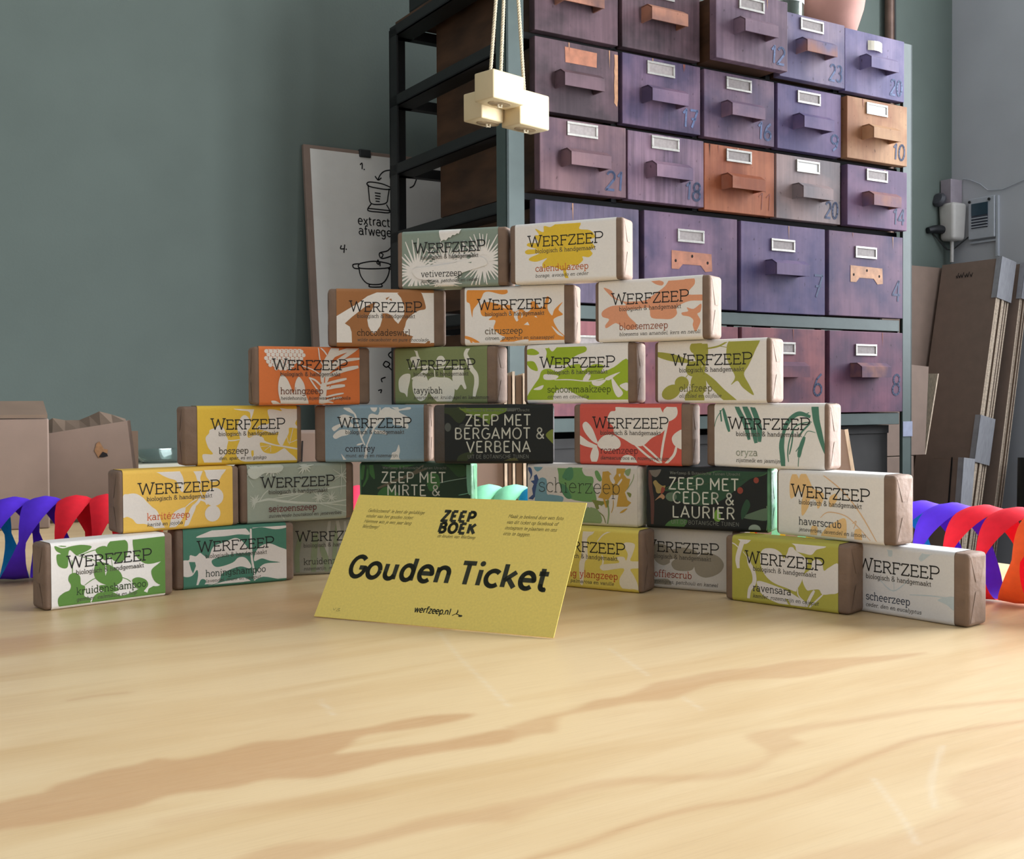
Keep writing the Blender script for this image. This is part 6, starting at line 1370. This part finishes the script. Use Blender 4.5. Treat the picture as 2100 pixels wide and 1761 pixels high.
# ------------------------------------------------------------------ on top of the cabinet
root = thing('terracotta_pot', 'round pinkish terracotta pot on top of the cabinet', 'pot', ROOM @ Matrix.Translation((0.885, 0.125, 0.9265)))
k = MB()
k.lathe([(0, 0), (0.045, 0), (0.052, 0.004), (0.066, 0.045), (0.079, 0.085), (0.084, 0.115), (0.080, 0.150), (0.066, 0.180), (0.052, 0.195), (0.056, 0.215), (0.052, 0.215), (0.046, 0.196), (0.0, 0.19)], mat('pink_terracotta', (206, 152, 138), rough=0.75, noise=0.12, scale=14, bump=0.1), 40)
k.build('body', parent=root, smooth=50)
root = thing('glass_jar', 'clear glass jar with a white label on top of the cabinet', 'jar', ROOM @ Matrix.Translation((0.722, 0.10, 0.9265)))
k = MB()
k.lathe([(0, 0), (0.034, 0), (0.041, 0.006), (0.042, 0.05), (0.042, 0.14), (0.036, 0.15), (0.036, 0.165), (0.033, 0.165), (0.033, 0.15), (0.039, 0.138), (0.039, 0.008), (0, 0.006)], mat('greenish_jar_glass', (190, 205, 190), rough=0.05, noise=0.02, trans=0.9), 32)
k.build('body', parent=root, smooth=40)
k = MB()
k.lathe([(0.0424, 0.062), (0.0424, 0.125)], mat('white_label_paper', (236, 238, 236), rough=0.6, noise=0.02), 32)
k.build('label_band', parent=root, smooth=40)
k = MB()
k.lathe([(0, 0.0065), (0.038, 0.008), (0.0385, 0.035), (0, 0.035)], mat('dark_dried_herbs', (58, 60, 40), rough=0.9, noise=0.4, scale=150), 24)
k.build('contents', parent=root)
k = MB()
k.box((-0.048, 0.20, 0.9265), (0.20, 0.40, 1.10), mat('black_plastic', (26, 27, 27), rough=0.5, noise=0.05), 0.004)
o = k.build('black_crate', matrix=ROOM)
tag(o, 'black crate on the back left corner of the cabinet top', 'crate')

m_dark_crate = mat('dark_grey_crate_board', (58, 56, 54), rough=0.7, noise=0.15, scale=20)
for u0, u1, v0, z1, lab in ((0.56, 0.975, 0.03, 0.066, 'dark grey storage crate on the shelf under the right drawers'), (0.02, 0.54, 0.03, 0.055, 'dark grey storage crate on the shelf under the left drawers')):
    root = thing('storage_crate', lab, 'crate', ROOM @ Matrix.Translation((u0, v0, -0.3608)), 'crates on the cabinet shelf')
    k = MB()
    W_, D_, H_ = u1 - u0, 0.40, z1 + 0.3608
    t = 0.012
    k.box((0, 0, 0), (W_, D_, t), m_dark_crate)
    k.box((0, 0, t), (W_, t, H_), m_dark_crate)
    k.box((0, D_ - t, t), (W_, D_, H_), m_dark_crate)
    k.box((0, t, t), (t, D_ - t, H_), m_dark_crate)
    k.box((W_ - t, t, t), (W_, D_ - t, H_), m_dark_crate)
    k.build('body', parent=root)
    k = MB()
    k.box((0, -0.004, H_ - 0.018), (W_, 0, H_), m_dark_crate)
    k.build('rim', parent=root)

# ------------------------------------------------------------------ poster board leaning on the back wall
def make_poster():
    up = (UY * 0.155 + Vector((0, 0, 1.44))).normalized()
    nrm = UX.cross(up)                                   # points to the camera side
    M = Matrix((UX, up, nrm)).transposed().to_4x4()
    M.translation = CAB0 + UY * 0.487 + Vector((0, 0, FLOOR_Z + 0.0005))
    k = MB()
    k.box((-0.186, 0, -0.012), (0.34, 1.449, -0.001), m_carton, 0.001)
    root = k.build('poster_board', matrix=M)
    tag(root, 'brown cardboard panel with a hand drawn instruction sheet, leaning on the green wall', 'poster')
    k = MB()
    mw = mat('white_poster_paper', (214, 210, 202), rough=0.7, noise=0.02, scale=40)
    mk = ink((28, 26, 26), 1.0)
    k.box((-0.171, 0.50, -0.001), (0.325, 1.4405, -0.0004), mw)

    def fn(x, y):
        return (x, y, 0.0)
    for s in POSTER:
        p = pairs(s)
        k.ribbon(catmull(p, False, 4) if len(p) > 2 else p, 0.0028, mk, fn)
    write(k, 'extract', -0.066, 0.013, 1.2790, 0.022, 0.0026, mk, fn, slab=False)
    write(k, 'afwegen', -0.065, 0.030, 1.2560, 0.022, 0.0026, mk, fn, slab=False)
    k.build('instruction_sheet', parent=root)
    k = MB()
    k.box((-0.0545, 1.434, -0.014), (-0.0265, 1.452, 0.004), m_dark_steel, 0.002)
    k.build('binder_clip', parent=root)


make_poster()

# ------------------------------------------------------------------ right hand corner: pipe, vent, dispenser, flattened cartons
k = MB()
k.tube([(1.707, WALL_V - 0.020, FLOOR_Z), (1.707, WALL_V - 0.020, CEIL_Z)], 0.0145, mat('brown_pipe', (112, 88, 76), rough=0.4, noise=0.2, scale=20, metal=0.3), 16)
root = k.build('heating_pipe', matrix=ROOM, smooth=40)
tag(root, 'brown vertical pipe on the back wall behind the cabinet', 'pipe')
k = MB()
k.tube([(1.752, WALL_V - 0.006, FLOOR_Z), (1.752, WALL_V - 0.006, 1.0), (1.745, WALL_V - 0.006, 1.5), (1.745, WALL_V - 0.006, CEIL_Z)], 0.004, m_dark_steel, 8)
o = k.build('wall_cable', matrix=ROOM)
tag(o, 'thin dark cable running up the wall beside the brown pipe', 'cable')

m_plate = mat('pale_grey_plastic', (178, 182, 188), rough=0.45, noise=0.03)
root = thing('vent_box', 'pale square vent box with dark grille on the right wall', 'vent', ROOM @ Matrix.Translation((WALL_U, 0.538, 0.626)))
k = MB()
k.box((-0.014, -0.047, 0), (0, 0.047, 0.130), m_plate, 0.003)
k.build('plate', parent=root)
k = MB()
m_teal = mat('dark_teal_glass', (44, 66, 80), rough=0.3, noise=0.1)
k.box((-0.017, -0.024, 0.074), (-0.013, 0.034, 0.112), m_teal)
k.build('window', parent=root)
k = MB()
k.box((-0.016, -0.024, 0.034), (-0.013, 0.034, 0.0735), mat('dark_grille', (62, 66, 78), rough=0.6))
for i in range(4):
    k.box((-0.019, -0.024, 0.037 + i * 0.009), (-0.0155, 0.034, 0.040 + i * 0.009), m_plate)
k.build('grille', parent=root)
for yy in (-0.030, 0.040):
    k = MB()
    k.lathe([(0, -0.002), (0.0045, 0), (0.0045, 0.003), (0, 0.004)], m_dark_steel, 10, Matrix.Translation((-0.016, yy, 0.119)) @ Matrix.Rotation(R(-90), 4, 'Y'))
    k.build('screw', parent=root)
k = MB()
k.box((-0.010, -0.056, -0.06), (0, -0.049, 0.128), m_plate)
k.box((-0.008, -0.048, -0.012), (0, 0.044, -0.006), m_plate)
k.build('conduit', parent=root)

root = thing('wall_dispenser', 'white wall mounted dispenser tank with black spout, left of the vent', 'dispenser', ROOM @ Matrix.Translation((WALL_U, 0.635, 0.626)))
k = MB()
m_tank = mat('off_white_plastic', (198, 194, 188), rough=0.35, noise=0.03)
bm = bmesh.new()
bmesh.ops.create_cube(bm, size=1)
for v in bm.verts:
    s_ = 0.86 if v.co.z < 0 else 1.0
    v.co = Vector((-0.040 + v.co.x * 0.070 * s_, -0.012 + v.co.y * 0.062 * s_, 0.060 + v.co.z * 0.120))
bmesh.ops.bevel(bm, geom=bm.edges[:], offset=0.012, segments=4, affect='EDGES', profile=0.5)
k.bm(bm, m_tank)
k.build('tank', parent=root, smooth=50)
k = MB()
k.box((-0.060, -0.020, 0.121), (-0.004, 0.018, 0.196), mat('pinkish_grey_carton', (158, 148, 156), rough=0.6, noise=0.05), 0.001)
k.build('control_box', parent=root)
k = MB()
k.lathe([(0, 0), (0.022, 0.002), (0.024, 0.010), (0.018, 0.020), (0, 0.022)], mat('dark_grey_knob', (66, 66, 72), rough=0.5), 20, Matrix.Translation((-0.072, 0.008, 0.128)) @ Matrix.Rotation(R(-70), 4, 'Y'))
k.build('knob', parent=root, smooth=40)
k = MB()
k.tube([(-0.066, 0.002, 0.036), (-0.085, 0.006, 0.037), (-0.110, 0.010, 0.035), (-0.128, 0.013, 0.031)], [0.013, 0.0145, 0.0125, 0.010], mat('black_rubber', (22, 24, 28), rough=0.4), 14)
k.build('spout', parent=root, smooth=40)
k = MB()
k.tube([(-0.040, -0.010, 0.002), (-0.038, -0.008, -0.066)], 0.006, m_tank, 10)
k.build('outlet_pipe', parent=root, smooth=40)
k = MB()
k.tube([(-0.10, 0.020, 0.028), (-0.050, 0.0, -0.026), (-0.038, -0.010, -0.028), (-0.004, -0.044, 0.012)], 0.0022, m_dark_steel, 6)
k.build('bracket', parent=root)
k = MB()
cpts = [(WALL_U - 0.004, v, z) for v, z in ((0.612, 0.826), (0.585, 0.818), (0.55, 0.800), (0.521, 0.775), (0.47, 0.770), (0.40, 0.786), (0.30, 0.812), (0.15, 0.86))]
k.tube(cpts, 0.0018, m_plate, 6)
o = k.build('thin_cable', matrix=ROOM)
tag(o, 'thin pale cable sagging across the right wall above the vent', 'cable')


def leaning(name, label, cat, u_top, z_top, u_bot, group=None):
    """frame for boards leaning on the right wall: X along the wall (towards the back), Y up the board, Z towards the room"""
    d = Vector((u_top - u_bot, 0, z_top - FLOOR_Z))
    L = d.length
    ey = d.normalized()
    ex = Vector((0, 1, 0))
    ez = ex.cross(ey)
    if ez.x > 0:
        ex, ez = ex, -ez
    M = Matrix((ex, ey, ez)).transposed().to_4x4()
    M.translation = Vector((u_bot, 0, FLOOR_Z + 0.001))
    return thing(name, label, cat, ROOM @ M, group), L


def sheets(root, L, n, v0, v1, th, seed, tape=(), low=0.0):
    rnd = random.Random(seed)
    for i in range(n):
        k = MB()
        dv, dl = rnd.uniform(-0.004, 0.004), rnd.uniform(-0.008, 0.0)
        z0 = -(i + 1) * th
        k.box((v0 + dv, low, z0), (v1 + dv, L + dl, z0 + th * 0.86), m_carton if i % 2 == 0 else m_carton_in)
        k.box((v0 + dv - 0.0006, low, z0 + th * 0.1), (v0 + dv, L + dl, z0 + th * 0.76), m_carton_edge)
        k.build('cardboard_sheet', parent=root)
    for a, b_ in tape:
        k = MB()
        k.box((v0 - 0.0065, a, -n * th - 0.001), (v0 - 0.005, b_, 0.0012), m_tape)
        k.box((v0 - 0.0065, a, 0.0004), (v0 + 0.012, b_, 0.0012), m_tape)
        k.build('tape_band', parent=root)


root, L = leaning('carton_bundle', 'tall bundle of flattened cardboard cartons bound with grey tape, leaning in the right corner', 'cardboard', 1.905, 0.545, 1.635, 'flattened cartons by the right wall')
sheets(root, L, 8, 0.392, 0.598, 0.0086, 3, tape=((L - 0.125, L + 0.001), (L - 0.62, L - 0.48)))
k = MB()
for i, x in enumerate((0.480, 0.492, 0.500, 0.512, 0.521, 0.530)):
    k.ribbon([(x, L - 0.040 + 0.004 * (i % 2)), (x + 0.004, L - 0.052), (x + 0.008, L - 0.044)], 0.0022, m_hole, lambda a, b_: (a, b_, 0.0006))
k.build('stamp_mark', parent=root)['label'] = 'smudged dark stamp'
root, L = leaning('carton_bundle', 'second flattened carton bundle, between the tall bundle and the right wall', 'cardboard', 1.990, 0.53, 1.745, 'flattened cartons by the right wall')
sheets(root, L, 7, 0.372, 0.598, 0.0052, 5, tape=((L - 0.11, L + 0.001),))
root, L = leaning('short_carton_bundle', 'short bundle of flattened cartons standing in front of the tall bundle', 'cardboard', 1.630, -0.043, 1.55, 'flattened cartons by the right wall')
sheets(root, L, 7, 0.318, 0.432, 0.0068, 7, tape=((L - 0.17, L + 0.001),))
k = MB()
k.box((0.348, 0.0, 0.0006), (0.353, L, 0.0012), m_hole)
k.build('dark_strap', parent=root)
k = MB()
k.box((1.64, WALL_V - 0.050, FLOOR_Z + 0.001), (1.935, WALL_V - 0.042, 0.535), m_carton)
o = k.build('cardboard_sheet', matrix=ROOM)
tag(o, 'plain brown cardboard sheet against the back wall, right of the cabinet', 'cardboard')

root = thing('open_carton', 'open cardboard carton with raised flaps right beside the cabinet', 'carton', ROOM @ Matrix.Translation((1.46, 0.46, FLOOR_Z + 0.001)))
k = MB()
k.box((-0.17, -0.06, 0), (0.068, 0.135, 0.712), m_carton, 0.002)
k.build('body', parent=root)
k = MB()
k.mesh([(-0.17, -0.058, 0.715), (0.118, -0.058, 0.715), (0.150, -0.045, 0.965), (-0.17, -0.045, 0.985), (-0.17, -0.053, 0.715), (0.118, -0.053, 0.715), (0.150, -0.040, 0.965), (-0.17, -0.040, 0.985)], [(0, 1, 2, 3), (7, 6, 5, 4), (0, 4, 5, 1), (1, 5, 6, 2), (2, 6, 7, 3), (3, 7, 4, 0)], m_carton)
k.build('front_flap', parent=root)
k = MB()
k.mesh([(0.121, -0.056, 0.715), (0.121, 0.13, 0.715), (0.180, 0.13, 0.95), (0.176, -0.056, 0.945), (0.125, -0.056, 0.714), (0.125, 0.13, 0.714), (0.185, 0.13, 0.95), (0.181, -0.056, 0.945)], [(3, 2, 1, 0), (4, 5, 6, 7), (0, 1, 5, 4), (1, 2, 6, 5), (2, 3, 7, 6), (3, 0, 4, 7)], m_carton_edge)
k.build('side_flap', parent=root)

root = thing('cardboard_tube', 'brown cardboard tube with a black cap leaning beside the short bundle', 'tube', ROOM @ Matrix.Translation((1.86, 0.27, FLOOR_Z + 0.001)))
k = MB()
k.tube([(0.0, 0, 0.012), (0.03, 0.012, 0.56)], 0.034, m_carton, 20)
k.build('tube', parent=root, smooth=50)
k = MB()
k.tube([(0.03, 0.012, 0.555), (0.036, 0.014, 0.70)], 0.0355, mat('black_plastic', (26, 27, 27)), 20)
k.build('cap', parent=root, smooth=50)
